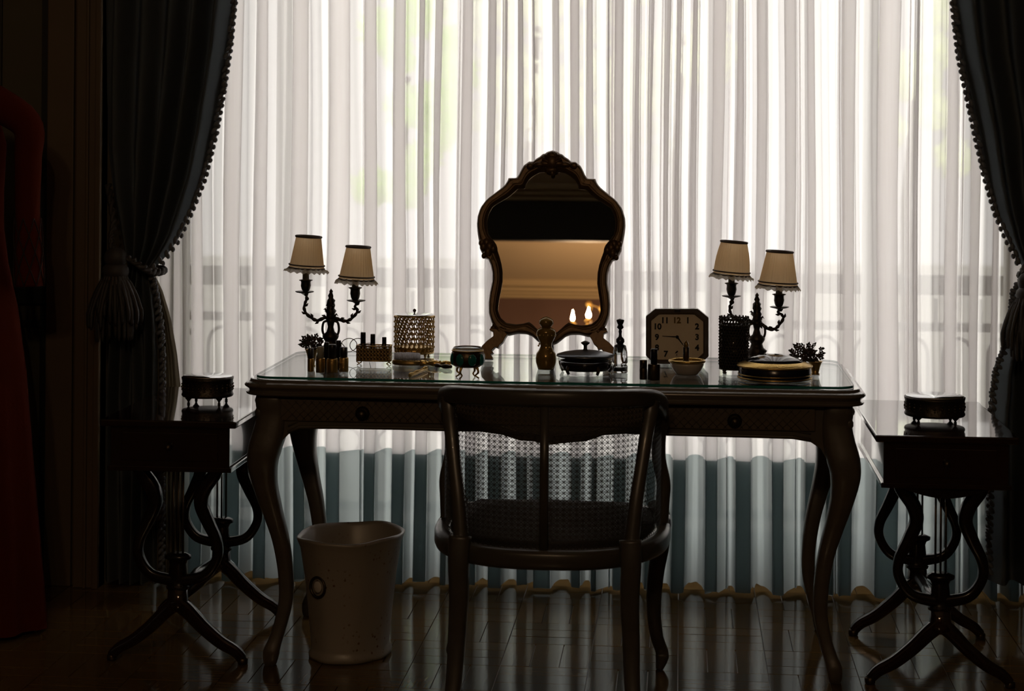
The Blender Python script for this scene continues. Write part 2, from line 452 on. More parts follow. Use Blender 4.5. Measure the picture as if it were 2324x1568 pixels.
# outside: balcony, railing, ground, trees
struct(MB().box(-4, 4, WB, 7.35, -.22, -.02).build('balcony_floor', 'stone'), 'pale balcony slab outside the window')
struct(MB().box(-60, 60, WB + 1.2, 90, -4.3, -4.2).build('ground', 'ground'), 'garden ground far below the window')
RY = 7.1
rl = thing('balcony_railing', 'iron balcony railing with arches seen faintly through the sheer curtains', 'railing', (-.3, RY, -.02))
rx0, rx1 = -2.6, 2.0
for nm, z0, z1 in (('top_rail', .845, .915), ('middle_rail', .715, .745), ('bottom_rail', .03, .06)):
    MB().box(rx0, rx1, RY - .02, RY + .02, z0, z1).build(nm, 'iron', rl)
per = .157; xph = at(2073, 740, RY).x
k0 = int((rx0 - xph) / per)
arch_me = None
for k in range(k0, int((rx1 - xph) / per) + 1):
    cx = xph + k * per
    if arch_me is None:
        pts = [(-.052, 0, .06), (-.052, 0, .3), (-.052, 0, .64)] + [(-.052 * cos(a), 0, .645 + .065 * sin(a)) for a in [PI * i / 10 for i in range(1, 10)]] + [(.052, 0, .64), (.052, 0, .3), (.052, 0, .06)]
        arch_me = MB().tube([Vector(p) + rl.location for p in pts], .007, 6).build('arch_bar', 'iron', rl)
        arch_me.location = (cx - rl.location.x, 0, 0)
        ring = MB().tube([Vector((.045 * cos(a), 0, .30 + .045 * sin(a))) + rl.location for a in [2 * PI * i / 16 for i in range(16)]], .006, 6, closed=True).build('ring', 'iron', rl); ring.location = (cx - rl.location.x, 0, 0)
        post = MB().box(per / 2 - .006, per / 2 + .006, -.006, .006, .74, .85)
        post.v = [v + rl.location for v in post.v]; post = post.build('short_bar', 'iron', rl); post.location = (cx - rl.location.x, 0, 0)
    else:
        for src in (arch_me, ring, post):
            o = src.copy(); COL.objects.link(o); o.location = (cx - rl.location.x, 0, 0)


def tree(c, rx_, rz_, hbase, n, label, m='foliage', lobes=18):
    t = thing('tree', label, 'tree', (c[0], c[1], -4.2), 'trees in the garden beyond the balcony')
    tk = [(c[0] + .1 * sin(i), c[1], -4.2 + (hbase + 4.2 + rz_) * i / 6) for i in range(7)]
    MB().tube(tk, [.11, .1, .09, .08, .06, .04, .02], 8).build('trunk', 'bark', t)
    mb = MB(); cs = []
    for _ in range(lobes):
        a = random.uniform(0, 2 * PI); q = random.uniform(.1, .75)
        cs.append((Vector((c[0] + rx_ * q * cos(a), c[1] + rx_ * q * sin(a) * .6, hbase + rz_ * random.uniform(.1, 1.9))), random.uniform(.16, .34) * rx_))
    for _ in range(n):
        cc, r = random.choice(cs)
        d = Vector((random.gauss(0, 1), random.gauss(0, 1), random.gauss(0, 1))).normalized() * r * random.uniform(.5, 1.05)
        p = cc + d; s_ = random.uniform(.04, .075)
        u = Vector((random.gauss(0, 1), random.gauss(0, 1), random.gauss(0, 1))).normalized(); v_ = u.orthogonal().normalized()
        mb.add([p - u * s_, p - v_ * s_ * .5, p + u * s_, p + v_ * s_ * .5], [(0, 1, 2, 3)], False)
    mb.build('crown', m, t, kind='stuff', fix=False)


tree((at(935, 350, 13).x, 13, 0), .55, 1.05, .75, 3600, 'narrow green tree behind the left half of the sheer curtains')
tree((at(1230, 100, 15).x, 15, 0), 1.0, .9, 1.35, 1900, 'broad tree top behind the standing mirror', 'foliage_yellow', 22)
tree((at(1560, 150, 17).x, 17, 0), 1.0, 1.0, 1.3, 1500, 'loose tree top behind the clock', 'foliage_yellow', 20)
tree((at(2090, 300, 14).x, 14, 0), .55, 1.1, .9, 3000, 'yellow green tree behind the right end of the sheer curtains', 'foliage_yellow')

# ================================================================ SHEER CURTAINS
YN, YF_ = 5.985, 6.10
# dark overlapping pleats in the photo: (left px, right px, sharp side)
pleats = [(372, 392, 'L'), (400, 421, 'L'), (443, 470, 'L'), (517, 553, 'L'), (585, 612, 'L'), (667, 704, 'L'), (749, 795, 'L'), (832, 857, 'L'), (897, 925, 'L'), (953, 968, 'L'), (990, 1004, 'R'),
          (1050, 1072, 'R'), (1108, 1122, 'L'), (1140, 1147, 'R'), (1175, 1185, 'L'), (1208, 1212, 'L'), (1256, 1266, 'R'), (1296, 1312, 'R'), (1332, 1347, 'R'), (1380, 1383, 'L'),
          (1397, 1411, 'L'), (1440, 1453, 'L'), (1472, 1480, 'L'), (1506, 1520, 'R'), (1533, 1544, 'L'), (1568, 1580, 'L'), (1614, 1640, 'R'), (1668, 1684, 'R'), (1716, 1733, 'R'), (1779, 1800, 'R'),
          (1829, 1845, 'L'), (1909, 1936, 'R'), (1990, 2036, 'R'), (2074, 2078, 'R'), (2141, 2166, 'L'), (2196, 2218, 'L'), (2246, 2262, 'L'), (2290, 2312, 'L'), (2340, 2360, 'L'), (2390, 2412, 'L'), (2440, 2460, 'R')]


def X(px): return at(px, 560, 6.04).x


low_pleats = [p for p in pleats if p[0] < 640] + [(676, 702, 'L'), (751, 782, 'L'), (837, 861, 'L'), (899, 926, 'L'), (948, 977, 'L'), (1008, 1022, 'L'),
              (1060, 1086, 'R'), (1114, 1143, 'L'), (1179, 1203, 'L'), (1217, 1255, 'R'), (1305, 1325, 'R'), (1350, 1362, 'L'),
              (1400, 1426, 'L'), (1470, 1490, 'L'), (1529, 1557, 'L'), (1603, 1630, 'L'), (1672, 1706, 'R'), (1757, 1782, 'R'), (1832, 1855, 'L'), (1880, 1896, 'R')] + [p for p in pleats if p[0] > 1905]
cuts = [330, 480, 640, 820, 1035, 1215, 1388, 1500, 1650, 1810, 1902, 2060, 2180, 2325, 2470]


def plan_seg(table, px0, px1, n):
    """plan curve of one stretch of curtain, resampled to n points by its own length"""
    pts = [(X(px0), YN + .075)]; first = True
    for (a, b, sd) in table:
        if a < px0 or b > px1: continue
        xa_, xb_ = X(a), X(b); wd = xb_ - xa_
        e = min(.005, wd * .25); prev = pts[-1]; gap_ = xa_ - prev[0]
        dep = min(.105, .02 + gap_ * 2.2)            # single layer bows back towards the window between two pleats
        for t, k_ in ((.14, .62), (.32, .97), (.5, 1.0), (.68, .97), (.86, .62)):
            pts.append((prev[0] + gap_ * t, YN + .01 + dep * k_))
        if sd == 'L':
            pts += [(xa_, YN + .007), (xa_ + e, YN + .001), (xb_ - e, YN + .0), (xb_, YN + .005), (xb_ - e, YN + .010), (xa_ + e, YN + .009), (xa_, YN + .014), (xa_ + e, YN + .019), (xb_ - e, YN + .018), (xb_, YN + .024)]
        else:
            pts += [(xa_, YN + .009), (xa_ + e, YN + .003), (xb_ - e, YN + .0), (xb_, YN + .006), (xb_ - e, YN + .012), (xa_ + e, YN + .012), (xa_, YN + .018), (xa_ + e, YN + .024), (xb_ - e, YN + .022), (xb_ + e * .4, YN + .030)]
    pts.append((X(px1), YN + .075))
    q = resample([(p.x, p.y) for p in smooth_path([(x, y, 0) for x, y in pts], 4)], n)
    return q


def resample(pts, n):
    L_ = [0]
    for a, b in zip(pts, pts[1:]): L_.append(L_[-1] + math.hypot(b[0] - a[0], b[1] - a[1]))
    out = []; k = 0
    for i in range(n):
        s_ = L_[-1] * i / (n - 1)
        while k < len(L_) - 2 and L_[k + 1] < s_: k += 1
        t = (s_ - L_[k]) / max(1e-9, L_[k + 1] - L_[k]); a, b = pts[k], pts[k + 1]
        out.append((a[0] + (b[0] - a[0]) * t, a[1] + (b[1] - a[1]) * t))
    return out


def plan(table):
    out = []
    for a, b in zip(cuts, cuts[1:]): out += plan_seg(table, a, b, 190)[:-1]
    out.append((X(cuts[-1]), YN + .075))
    return [Vector((x, y, 0)) for x, y in out]


def sheer(px0, px1, label):
    pu = plan(pleats); plw = plan(low_pleats); pl = pu; n = len(pl)
    t = thing('sheer_curtain', label, 'curtain', (X((px0 + px1) / 2), 6.04, 0))
    zs = [.415, .5, .53, .56, .59, .62, .65, .68, .8, 1.0, 1.25, 1.5, 1.8, 2.2, 2.7, 3.08]
    def row(z, mb, j):
        bl = max(0, min(1, (.68 - z) / .18)); bl = bl * bl * (3 - 2 * bl)
        for i in range(n):
            p = pu[i].lerp(plw[i], bl)
            wv = .0035 * sin(i * .37 + z * 2.1) * min(1, abs(z - .0) ) + .003 * sin(z * 4 + p.x * 9)
            g = 1 - .12 * (z / 3)
            y = 6.04 + (p.y - 6.04) * g
            mb.v.append(Vector((p.x + wv, y, z)))
    mb = MB()
    for j, z in enumerate(zs): row(z, mb, j)
    for j in range(len(zs) - 1):
        for i in range(n - 1): mb.f.append([j * n + i, j * n + i + 1, (j + 1) * n + i + 1, (j + 1) * n + i]); mb.mi.append(0); mb.sm.append(True)
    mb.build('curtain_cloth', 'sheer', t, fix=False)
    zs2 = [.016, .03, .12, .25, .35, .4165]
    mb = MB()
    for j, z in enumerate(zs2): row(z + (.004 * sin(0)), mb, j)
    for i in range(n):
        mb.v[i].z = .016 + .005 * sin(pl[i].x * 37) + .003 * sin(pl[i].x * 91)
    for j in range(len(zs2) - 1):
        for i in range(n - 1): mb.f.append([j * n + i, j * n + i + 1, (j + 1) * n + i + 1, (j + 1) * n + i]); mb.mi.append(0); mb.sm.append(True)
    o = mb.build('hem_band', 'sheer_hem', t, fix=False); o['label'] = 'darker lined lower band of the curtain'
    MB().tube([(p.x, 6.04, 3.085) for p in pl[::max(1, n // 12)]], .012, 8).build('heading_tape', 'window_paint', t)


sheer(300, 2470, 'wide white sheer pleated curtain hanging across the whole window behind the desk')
tag(MB().tube([(OX0 + .01, 6.04, 3.125), (OX1 - .01, 6.04, 3.125)], .014, 10).build('curtain_rod', 'window_paint'), 'curtain rod above the sheer curtains at the window head', 'curtain rod')


# ================================================================ DRAPES
def drape(side, label):
    Yd = 5.80
    if side == 'L':
        edge = [(-340, 586), (-200, 566), (0, 530), (100, 520), (200, 505), (300, 487), (400, 462), (480, 430), (540, 402), (590, 366), (614, 342)]
        back = [(-340, 222), (0, 224), (200, 226), (350, 230), (450, 242), (540, 262), (614, 284)]
        low_e = [(614, 342), (660, 352), (720, 362), (800, 367), (900, 367), (1100, 366), (1325, 366)]
        low_b = [(614, 284), (680, 258), (760, 236), (900, 226), (1325, 222)]
        lin = [(614, 343), (650, 364), (720, 385), (800, 399), (880, 408), (1000, 416), (1325, 420)]
        sgn = 1
    else:
        edge = [(-340, 2110), (-200, 2130), (0, 2165), (120, 2178), (300, 2216), (400, 2239), (480, 2262), (540, 2288), (590, 2312), (614, 2330)]
        back = [(-340, 2560), (0, 2560), (300, 2540), (480, 2470), (614, 2390)]
        low_e = [(614, 2330), (660, 2302), (720, 2296), (780, 2284), (840, 2262), (940, 2250), (1325, 2246)]
        low_b = [(614, 2390), (700, 2450), (900, 2560), (1325, 2560)]
        lin = None; sgn = -1
    xm = (at(edge[-1][1], 600, Yd).x + at(back[-1][1], 600, Yd).x) / 2
    t = thing('drape', label, 'drape', (xm, Yd, 0), 'heavy dark drapes tied back at both sides of the window')
    nU = 90

    def sheet(ed, bk, ya, yb, nz, nm, m, amp0, ph):
        mb = MB()
        for j in range(nz + 1):
            py = ya + (yb - ya) * j / nz
            xe = at(interp(ed, py), py, Yd).x; xb_ = at(interp(bk, py), py, Yd).x; z = at(interp(ed, py), py, Yd).z
            wdt = abs(xe - xb_)
            amp = min(amp0, .012 + wdt * .11)
            for i in range(nU + 1):
                u = i / nU
                y = Yd + amp * sin(u * 2 * PI * 5.3 + ph + .5 * sin(py * .004)) * (1 if wdt > .1 else .7) + .012 * sin(u * 41 + py * .006)
                if j == 0 and False: y = Yd
                w0 = max(0, 1 - u / .06); y = y * (1 - w0) + (WY - .072) * w0 if side == 'L' else y
                mb.v.append(Vector((xb_ + (xe - xb_) * (u ** .9), min(y, 5.90), max(z, .01))))
        for j in range(nz):
            for i in range(nU):
                a = j * (nU + 1) + i; mb.f.append([a, a + 1, a + nU + 2, a + nU + 1]); mb.mi.append(0); mb.sm.append(True)
        return mb.build(nm, m, t, fix=False)
    up = sheet(edge, back, -340, 614, 60, 'upper_cloth', 'drape', .05, 0)
    lo = sheet(low_e, low_b, 614, 1322, 40, 'lower_cloth', 'drape', .05, 0)
    if lin:
        inner = [(a, b - 14) for a, b in low_e]
        o = sheet(lin, inner, 614, 1322, 30, 'lining', 'drape_lining', .006, 1); o['label'] = 'lighter brown lining turned outward'
    # twisted braid of tufts along the edge
    mb = MB(); rnd = random.Random(3)
    for tab, y0, y1 in ((edge, -60, 612), (low_e, 630, 1300)):
        py = y0
        while py < y1:
            pxl = interp(tab, py); dx = (interp(tab, py + 8) - interp(tab, py - 8)) / 16
            p = at(pxl, py, Yd - .045)
            an = math.atan2(dx, 1)
            mt = Matrix.Rotation(an + rnd.uniform(-.3, .3) + sgn * .7, 3, 'Y')
            mb.blob(p + Vector((rnd.uniform(-.003, .003), rnd.uniform(-.006, .006), 0)), .0085, 8, (.85, .9, 1.5), mt)
            mb.blob(p + Vector((sgn * .007, .0, -.008)), .0065, 6, (1, 1, 1.3), mt)
            py += 15.5
    mb.build('braid_trim', 'braid', t)
    # rope tieback and tassel
    if side == 'L':
        c0 = at(255, 560, Yd - .09); c1 = at(346, 618, Yd - .075); c2 = at(246, 420, Yd - .0)
        rp = smooth_path([c2, at(258, 500, Yd - .07), c0, at(300, 590, Yd - .11), c1, c1 + Vector((.012, .08, .004)), at(300, 600, Yd + .06)], 14)
        tc = at(262, 585, Yd - .11); k = 1.0
    else:
        rp = smooth_path([at(2480, 480, Yd), at(2400, 600, Yd - .08), at(2326, 620, Yd - .10), at(2322, 625, Yd - .02), at(2380, 620, Yd + .05)], 14)
        tc = at(2335, 640, Yd - .11); k = .9
    mb = MB()
    for ph in (0, PI):
        mb.tube([p + Vector((.006 * cos(i * .9 + ph), 0, .006 * sin(i * .9 + ph))) for i, p in enumerate(rp)], .0065, 6)
    o = mb.build('tieback_rope', 'tassel', t)
    ta = MB()
    ta.blob(tc, .036 * k, 14, (1, .8, .9)); ta.blob(tc + Vector((0, 0, -.04 * k)), .042 * k, 14, (1, .8, .7))
    for ring, (rr, zz, hh, nn) in enumerate(((.028, -.045, .085, 16), (.052, -.065, .10, 22), (.072, -.085, .115, 26), (.05, -.09, .15, 20))):
        for q in range(nn):
            a = 2 * PI * q / nn + ring; j = rnd.uniform(-.006, .006)
            p0 = tc + Vector((rr * .55 * cos(a), rr * .55 * sin(a) * .75, zz * k + .02))
            p1 = tc + Vector((rr * cos(a) * k + j, rr * sin(a) * .75, (zz - hh * .5) * k + j)); p2 = tc + Vector((rr * 1.05 * cos(a) * k + j, rr * sin(a) * .75 + j, (zz - hh) * k + j * 2))
            ta.tube(smooth_path([p0, p1, p2], 4), [.004, .006, .007, .006, .005, .007, .006, .005, .003][:9], 5)
    ta.build('tassel', 'tassel', t)
    return t


drape('L', 'dark grey drape with twisted braid edge and big tassel left of the desk')
drape('R', 'dark drape with tufted braid edge at the right edge of the room view')

# ================================================================ DESK
DZ = .765
gx0, gx1, gy0, gy1 = -1.114, .446, 5.045, 5.67


def outline(x0, x1, y0, y1, r, bow=0.0, notch=.0, n=8):
    P = []
    cs = [(x1 - r, y0 + r, -PI / 2), (x1 - r, y1 - r, 0), (x0 + r, y1 - r, PI / 2), (x0 + r, y0 + r, PI)]
    # start on the front edge going right (+x)
    m_ = 14
    for i in range(m_ + 1):
        t = i / m_; x = x0 + r + (x1 - x0 - 2 * r) * t; P.append((x, y0 - bow * sin(PI * t)))
    for q, (cx, cy_, a0) in enumerate(cs):
        for i in range(1 if q == 0 else 0, n + (0 if q == 3 else 1)):
            a = a0 + PI / 2 * i / n; P.append((cx + r * cos(a), cy_ + r * sin(a)))
    return P


desk = thing('dressing_desk', 'long cream wooden dressing desk with curved legs standing in front of the window', 'desk', ((gx0 + gx1) / 2, (gy0 + gy1) / 2, 0))
# moulded wooden top: stacked outlines
mb = MB()
layers = [(.030, .716), (.034, .722), (.022, .727), (.026, .731), (.036, .737), (.038, .741), (.034, .746), (.022, .750), (.018, .757), (.0, .7575)]
mb.v = []
cnt = None
for (d, z) in layers:
    o_ = outline(gx0 - d * .78, gx1 + d * .78, gy0 - d * .6, gy1 + d * .5, .055 + d * .3, .012); cnt = len(o_)
    mb.v += [Vector((x, y, z)) for x, y in o_]
for j in range(len(layers) - 1):
    for i in range(cnt): mb.f.append([j * cnt + i, j * cnt + (i + 1) % cnt, (j + 1) * cnt + (i + 1) % cnt, (j + 1) * cnt + i]); mb.mi.append(0); mb.sm.append(False)
mb.f.append(list(range(cnt))); mb.mi.append(0); mb.sm.append(False)
mb.f.append(list(range((len(layers) - 1) * cnt, len(layers) * cnt))); mb.mi.append(0); mb.sm.append(False)
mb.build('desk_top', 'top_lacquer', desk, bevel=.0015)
mb = MB(); o_ = outline(gx0, gx1, gy0, gy1, .055, .012); n_ = len(o_)
mb.v = [Vector((x, y, DZ - .0065)) for x, y in o_] + [Vector((x, y, DZ)) for x, y in o_]
for i in range(n_): mb.f.append([i, (i + 1) % n_, (i + 1) % n_ + n_, i + n_]); mb.mi.append(1); mb.sm.append(False)
mb.f.append(list(range(n_, 2 * n_))); mb.mi.append(0); mb.sm.append(False)
o = mb.build('glass_sheet', ['glass_top', 'glass_edge'], desk); o['label'] = 'glass sheet with green edge laid over the top'
# apron
ay0 = gy0 + .015; ay1 = gy1 - .02; ax0, ax1 = gx0 + .01, gx1 - .01


def zt(px, py, Y=5.07): return at(px, py, Y).z


def xt(px, py, Y=5.07): return at(px, py, Y).x


low = [(625, 1030), (640, 1000), (655, 985), (680, 973), (760, 973), (900, 975), (1000, 978), (1090, 979), (1140, 986), (1180, 999), (1210, 1001), (1245, 1009), (1290, 1004), (1330, 1001), (1370, 987), (1420, 984), (1500, 988), (1700, 993), (1800, 996), (1840, 1003), (1862, 1018), (1880, 1050)]
poly = [(ax0 + .03, .722), (ax0 + .03, .60)] + [(xt(*p), zt(*p)) for p in low] + [(ax1 - .03, .60), (ax1 - .03, .722)]
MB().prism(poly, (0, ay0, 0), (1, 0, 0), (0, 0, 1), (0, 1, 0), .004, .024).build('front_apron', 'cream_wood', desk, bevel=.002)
MB().prism([(x, z) if z > .7 or z < .61 else (x, max(z, .628)) for x, z in poly if True], (0, ay1, 0), (1, 0, 0), (0, 0, 1), (0, 1, 0), -.024, -.004).build('back_apron', 'cream_wood', desk)
for x in (ax0, ax1 - .018):
    pl = [(ay0 + .03, .722), (ay0 + .03, .56), (ay0 + .07, .61), (ay0 + .12, .63), (ay1 - .12, .63), (ay1 - .07, .61), (ay1 - .03, .56), (ay1 - .03, .722)]
    MB().prism(pl, (x, 0, 0), (0, 1, 0), (0, 0, 1), (1, 0, 0), 0, .018).build('side_apron', 'cream_wood', desk, bevel=.002)
# edge bead under the apron
mb = MB(); mb.tube([(xt(*p), ay0 + .002, zt(*p) + .006) for p in low[2:-2]], .005, 6); mb.build('apron_bead', 'cream_wood', desk)
mb = MB(); mb.tube([(xt(*p), ay0 + .003, zt(*p) + .022) for p in low[2:-2]], .0025, 6); mb.build('apron_bead', 'cream_wood', desk)
for (a, b) in ((632, 1010), (1490, 1850)):
    x0, x1 = xt(a, 925), xt(b, 945); zc = (zt(a, 912) + zt(b, 925)) / 2
    z0, z1_ = .648, .706
    d = MB().box(x0, x1, ay0 - .004, ay0 + .016, z0, z1_).build('drawer', 'desk_inlay', desk, bevel=.003)
    mb = MB()                                  # trellis fillets on the drawer front
    st = .021; k = 0
    x = x0 + .004
    while x + (z1_ - z0) < x1:
        mb.tube([(x, ay0 - .005, z0 + .004), (x + (z1_ - z0 - .008), ay0 - .005, z1_ - .004)], .0011, 4); mb.tube([(x, ay0 - .005, z1_ - .004), (x + (z1_ - z0 - .008), ay0 - .005, z0 + .004)], .0011, 4); x += st
    mb.build('trellis', 'cream_wood', d, kind='stuff')
    kx = xt(825 if a < 1000 else 1667, 945)
    kb = MB(); kb.lathe([(.0, 0), (.017, .001), (.019, .004), (.012, .007), (.006, .012), (.011, .018), (.012, .024), (.006, .029), (.0, .03)], (0, 0, 0), 16, Matrix.Rotation(PI / 2, 3, 'X'))
    kb.v = [v + Vector((kx, ay0 - .004, .672)) for v in kb.v]; kb.build('knob', 'bronze', d)
MB().box(xt(1015, 930), xt(1485, 930), ay0 - .002, ay0 + .01, .648, .706).build('center_panel', 'desk_inlay', desk, bevel=.003)
# cabriole legs
prof = [(.724, .004, .036), (.70, .010, .040), (.665, .006, .040), (.62, .012, .042), (.57, .026, .042), (.53, .030, .038), (.47, .022, .030), (.40, .004, .0245), (.33, -.014, .0215), (.25, -.026, .0195), (.17, -.028, .018), (.10, -.014, .0165), (.06, -.002, .018), (.035, .006, .021), (.012, .008, .0185), (0, .006, .014)]
for sx_ in (-1, 1):
    for sy_ in (-1, 1):
        cx = (gx0 + .052 if sx_ < 0 else gx1 - .052); cy_ = (gy0 + .05 if sy_ < 0 else gy1 - .05)
        pts = [Vector((cx + sx_ * o_ * 1.0, cy_ + sy_ * o_ * .55, z)) for z, o_, r in prof]
        sp = smooth_path(pts, 4); rr = [p[2] for p in prof]; rs = []
        for i in range(len(rr) - 1): rs += [rr[i] + (rr[i + 1] - rr[i]) * j / 4 for j in range(4)]
        rs.append(rr[-1])
        lg = MB().tube(sp, rs, 12, square=True, up=(0, 1, 0)).build('leg', 'cream_wood', desk)
        mb = MB()
        for q in range(5):
            mb.blob((cx + sx_ * (.032 + .006 * sin(q)), cy_ - .034 if sy_ < 0 else cy_ + .034, .70 - q * .032), .013 - q * .0012, 8, (1, .6, 1.35))
        mb.blob((cx + sx_ * .040, cy_ + sy_ * .012, .697), .014, 10)
        mb.build('carving', 'cream_wood', lg)

# ================================================================ STANDING MIRROR
AL = math.radians(12)
mbase = gnd(1248, 822, DZ) + Vector((0, 0, .004))
mn = Vector((0, -cos(AL), sin(AL))); mu = Vector((0, sin(AL), cos(AL))); mxv = Vector((1, 0, 0))


def mpl(cx, cy_):
    """crop coordinates of the mirror close-up -> mirror plane (u, v)"""
    px = 1040 + cx / 2.905; py = 320 + cy_ / 2.905
    d = ray(px, py); t = ((mbase - CAM).dot(mn)) / d.dot(mn); P = CAM + d * t - mbase
    axp = 615 - (cy_ - 65) / 1235 * 12
    d2 = ray(1040 + axp / 2.905, py); t2 = ((mbase - CAM).dot(mn)) / d2.dot(mn); P2 = CAM + d2 * t2 - mbase
    return (P.x - P2.x, P.dot(mu)), P2.x


axx = (mpl(615, 65)[1] + mpl(603, 1300)[1]) / 2
R_out = [(615, 65), (650, 74), (662, 86), (682, 90), (692, 104), (706, 112), (722, 122), (740, 140), (768, 140), (782, 152), (800, 165), (812, 185), (822, 205), (832, 228), (848, 250), (900, 252), (912, 285), (940, 315), (990, 355), (1040, 395), (1080, 450), (1098, 510), (1101, 560), (1095, 620), (1085, 670), (1078, 700), (1075, 735), (1058, 752), (1050, 780), (1020, 790), (1000, 830), (988, 880), (987, 940), (1000, 1010), (1007, 1080), (1003, 1150), (985, 1205), (965, 1245), (940, 1275), (870, 1292), (810, 1276), (750, 1276), (712, 1290), (680, 1318), (655, 1336), (603, 1352)]
R_in = [(618, 225), (640, 212), (668, 206), (700, 212), (735, 232), (765, 258), (785, 290), (790, 318), (838, 322), (870, 352), (900, 378), (950, 408), (1000, 440), (1025, 490), (1036, 540), (1030, 590), (1024, 622), (1003, 650), (975, 680), (963, 700), (958, 735), (945, 770), (930, 820), (921, 870), (919, 940), (928, 1000), (940, 1070), (943, 1130), (925, 1175), (885, 1208), (820, 1216), (770, 1208), (735, 1196), (712, 1212), (688, 1235), (655, 1262), (603, 1288)]


def resample(pts, n):
    L_ = [0]
    for a, b in zip(pts, pts[1:]): L_.append(L_[-1] + math.hypot(b[0] - a[0], b[1] - a[1]))
    out = []
    for i in range(n):
        s_ = L_[-1] * i / (n - 1); k = 0
        while k < len(L_) - 2 and L_[k + 1] < s_: k += 1
        t = (s_ - L_[k]) / max(1e-9, L_[k + 1] - L_[k]); a, b = pts[k], pts[k + 1]
        out.append((a[0] + (b[0] - a[0]) * t, a[1] + (b[1] - a[1]) * t))
    return out


NM = 110
# match the outer and the inner outline by sections so that the ring does not twist
anch = [(0, 0), (15, 8), (29, 22), (37, 29), (45, 36)]
ro, ri = [], []
for (a, b), (c, d) in zip(anch, anch[1:]):
    so = resample([mpl(*p)[0] for p in R_out[a:c + 1]], 28); si = resample([mpl(*p)[0] for p in R_in[b:d + 1]], 28)
    ro += so[:-1]; ri += si[:-1]
ro.append(mpl(*R_out[-1])[0]); ri.append(mpl(*R_in[-1])[0])
full_o = ro + [(-x, y) for x, y in reversed(ro[1:-1])]; full_i = ri + [(-x, y) for x, y in reversed(ri[1:-1])]
mir = thing('standing_mirror', 'tall gilt carved rococo standing mirror in the middle of the desk', 'mirror', mbase)


def MP(u, v, w_=0): return mbase + mxv * (u + axx) + mu * v + mn * w_


mb = MB(); secs = [(0, -.012), (0, .006), (.10, .016), (.3, .022), (.48, .013), (.62, .019), (.8, .017), (.93, .006), (1, .001), (1, -.012)]
n_ = len(full_o)
for (t, h) in secs:
    for (a, b) in zip(full_o, full_i): mb.v.append(MP(a[0] + (b[0] - a[0]) * t, a[1] + (b[1] - a[1]) * t, h))
for j in range(len(secs) - 1):
    for i in range(n_): mb.f.append([j * n_ + i, j * n_ + (i + 1) % n_, (j + 1) * n_ + (i + 1) % n_, (j + 1) * n_ + i]); mb.mi.append(0); mb.sm.append(True)
fr = mb.build('mirror_frame', 'gilt_wood', mir)
mb = MB(); gl = [(x * 1.01, y) for x, y in full_i]
mb.v = [MP(x, y, -.001) for x, y in gl]; mb.f = [list(range(len(gl)))]; mb.mi = [0]; mb.sm = [False]
bmx = mb.build('mirror_glass', 'mirror', mir, fix=False)
if (bmx.data.polygons[0].normal.dot(mn)) < 0: bmx.data.flip_normals()
mb = MB(); mb.prism([((a[0] + b[0]) / 2, (a[1] + b[1]) / 2) for a, b in zip(full_o, full_i)], MP(0, 0, 0), mxv, mu, mn, -.022, -.010); mb.build('back_board', 'dark_wood', mir)
# legs
Lg = [(245, 1240), (222, 1238), (215, 1250), (240, 1262), (243, 1290), (200, 1322), (168, 1355), (158, 1400), (166, 1430), (182, 1448), (185, 1462), (236, 1462), (240, 1432), (226, 1410), (244, 1400), (232, 1385), (255, 1362), (275, 1370), (282, 1350), (305, 1330), (320, 1300), (335, 1278), (300, 1245)]
for sg in (-1, 1):
    pl = []
    for (cx, cy_) in Lg:
        (u, v), _ = mpl(cx, cy_); pl.append((u if sg < 0 else -u, max(v, .0)))
    MB().prism(pl, MP(0, 0, 0), mxv, mu, mn, -.012, .02).build('foot', 'gilt_wood', mir, bevel=.003)
# carved ornaments
mb = MB()
for (cx, cy_, r, sx_, sz_) in [(615, 150, .020, 1, 1.1), (615, 110, .016, 1.3, .9), (575, 158, .013, 1.6, .7), (655, 158, .013, 1.6, .7), (612, 200, .011, 1.6, .8), (617, 222, .006, 1, 1.3), (530, 165, .011, 1.5, .8), (700, 165, .011, 1.5, .8), (470, 175, .010, 1.2, 1), (760, 172, .010, 1.2, 1)]:
    (u, v), _ = mpl(cx, cy_); mb.blob(MP(u, v, .02), r, 10, (sx_, .6, sz_))
for a in range(-3, 4):
    (u, v), _ = mpl(615, 160); mb.tube([MP(u, v, .026), MP(u + .03 * sin(a * .38), v + .032 * cos(a * .38), .024)], [.003, .006], 6)
mb.build('crest_shell', 'gilt_wood', fr)
for sg in (-1, 1):
    mb = MB()
    for (cx, cy_, r) in [(1030, 690, .012), (1010, 715, .014), (1050, 715, .011), (1020, 750, .012), (1045, 775, .007), (1062, 690, .009), (985, 730, .010)]:
        (u, v), _ = mpl(cx, cy_); mb.blob(MP(sg * u, v, .019), r, 8, (1, .6, 1.2))
    mb.build('acanthus', 'gilt_wood', fr); mb = MB()
    for (cx, cy_, r) in [(968, 1248, .007), (930, 1262, .012), (900, 1270, .011), (955, 1230, .008)]:
        (u, v), _ = mpl(cx, cy_); mb.blob(MP(sg * u, v, .014), r, 8, (1.2, .6, 1))
    mb.build('corner_scroll', 'gilt_wood', fr)
MB().tube([MP(0, .30, -.025), (mbase.x + axx, mbase.y + .155, DZ + .008)], .006, 8).build('easel_strut', 'dark_wood', mir)


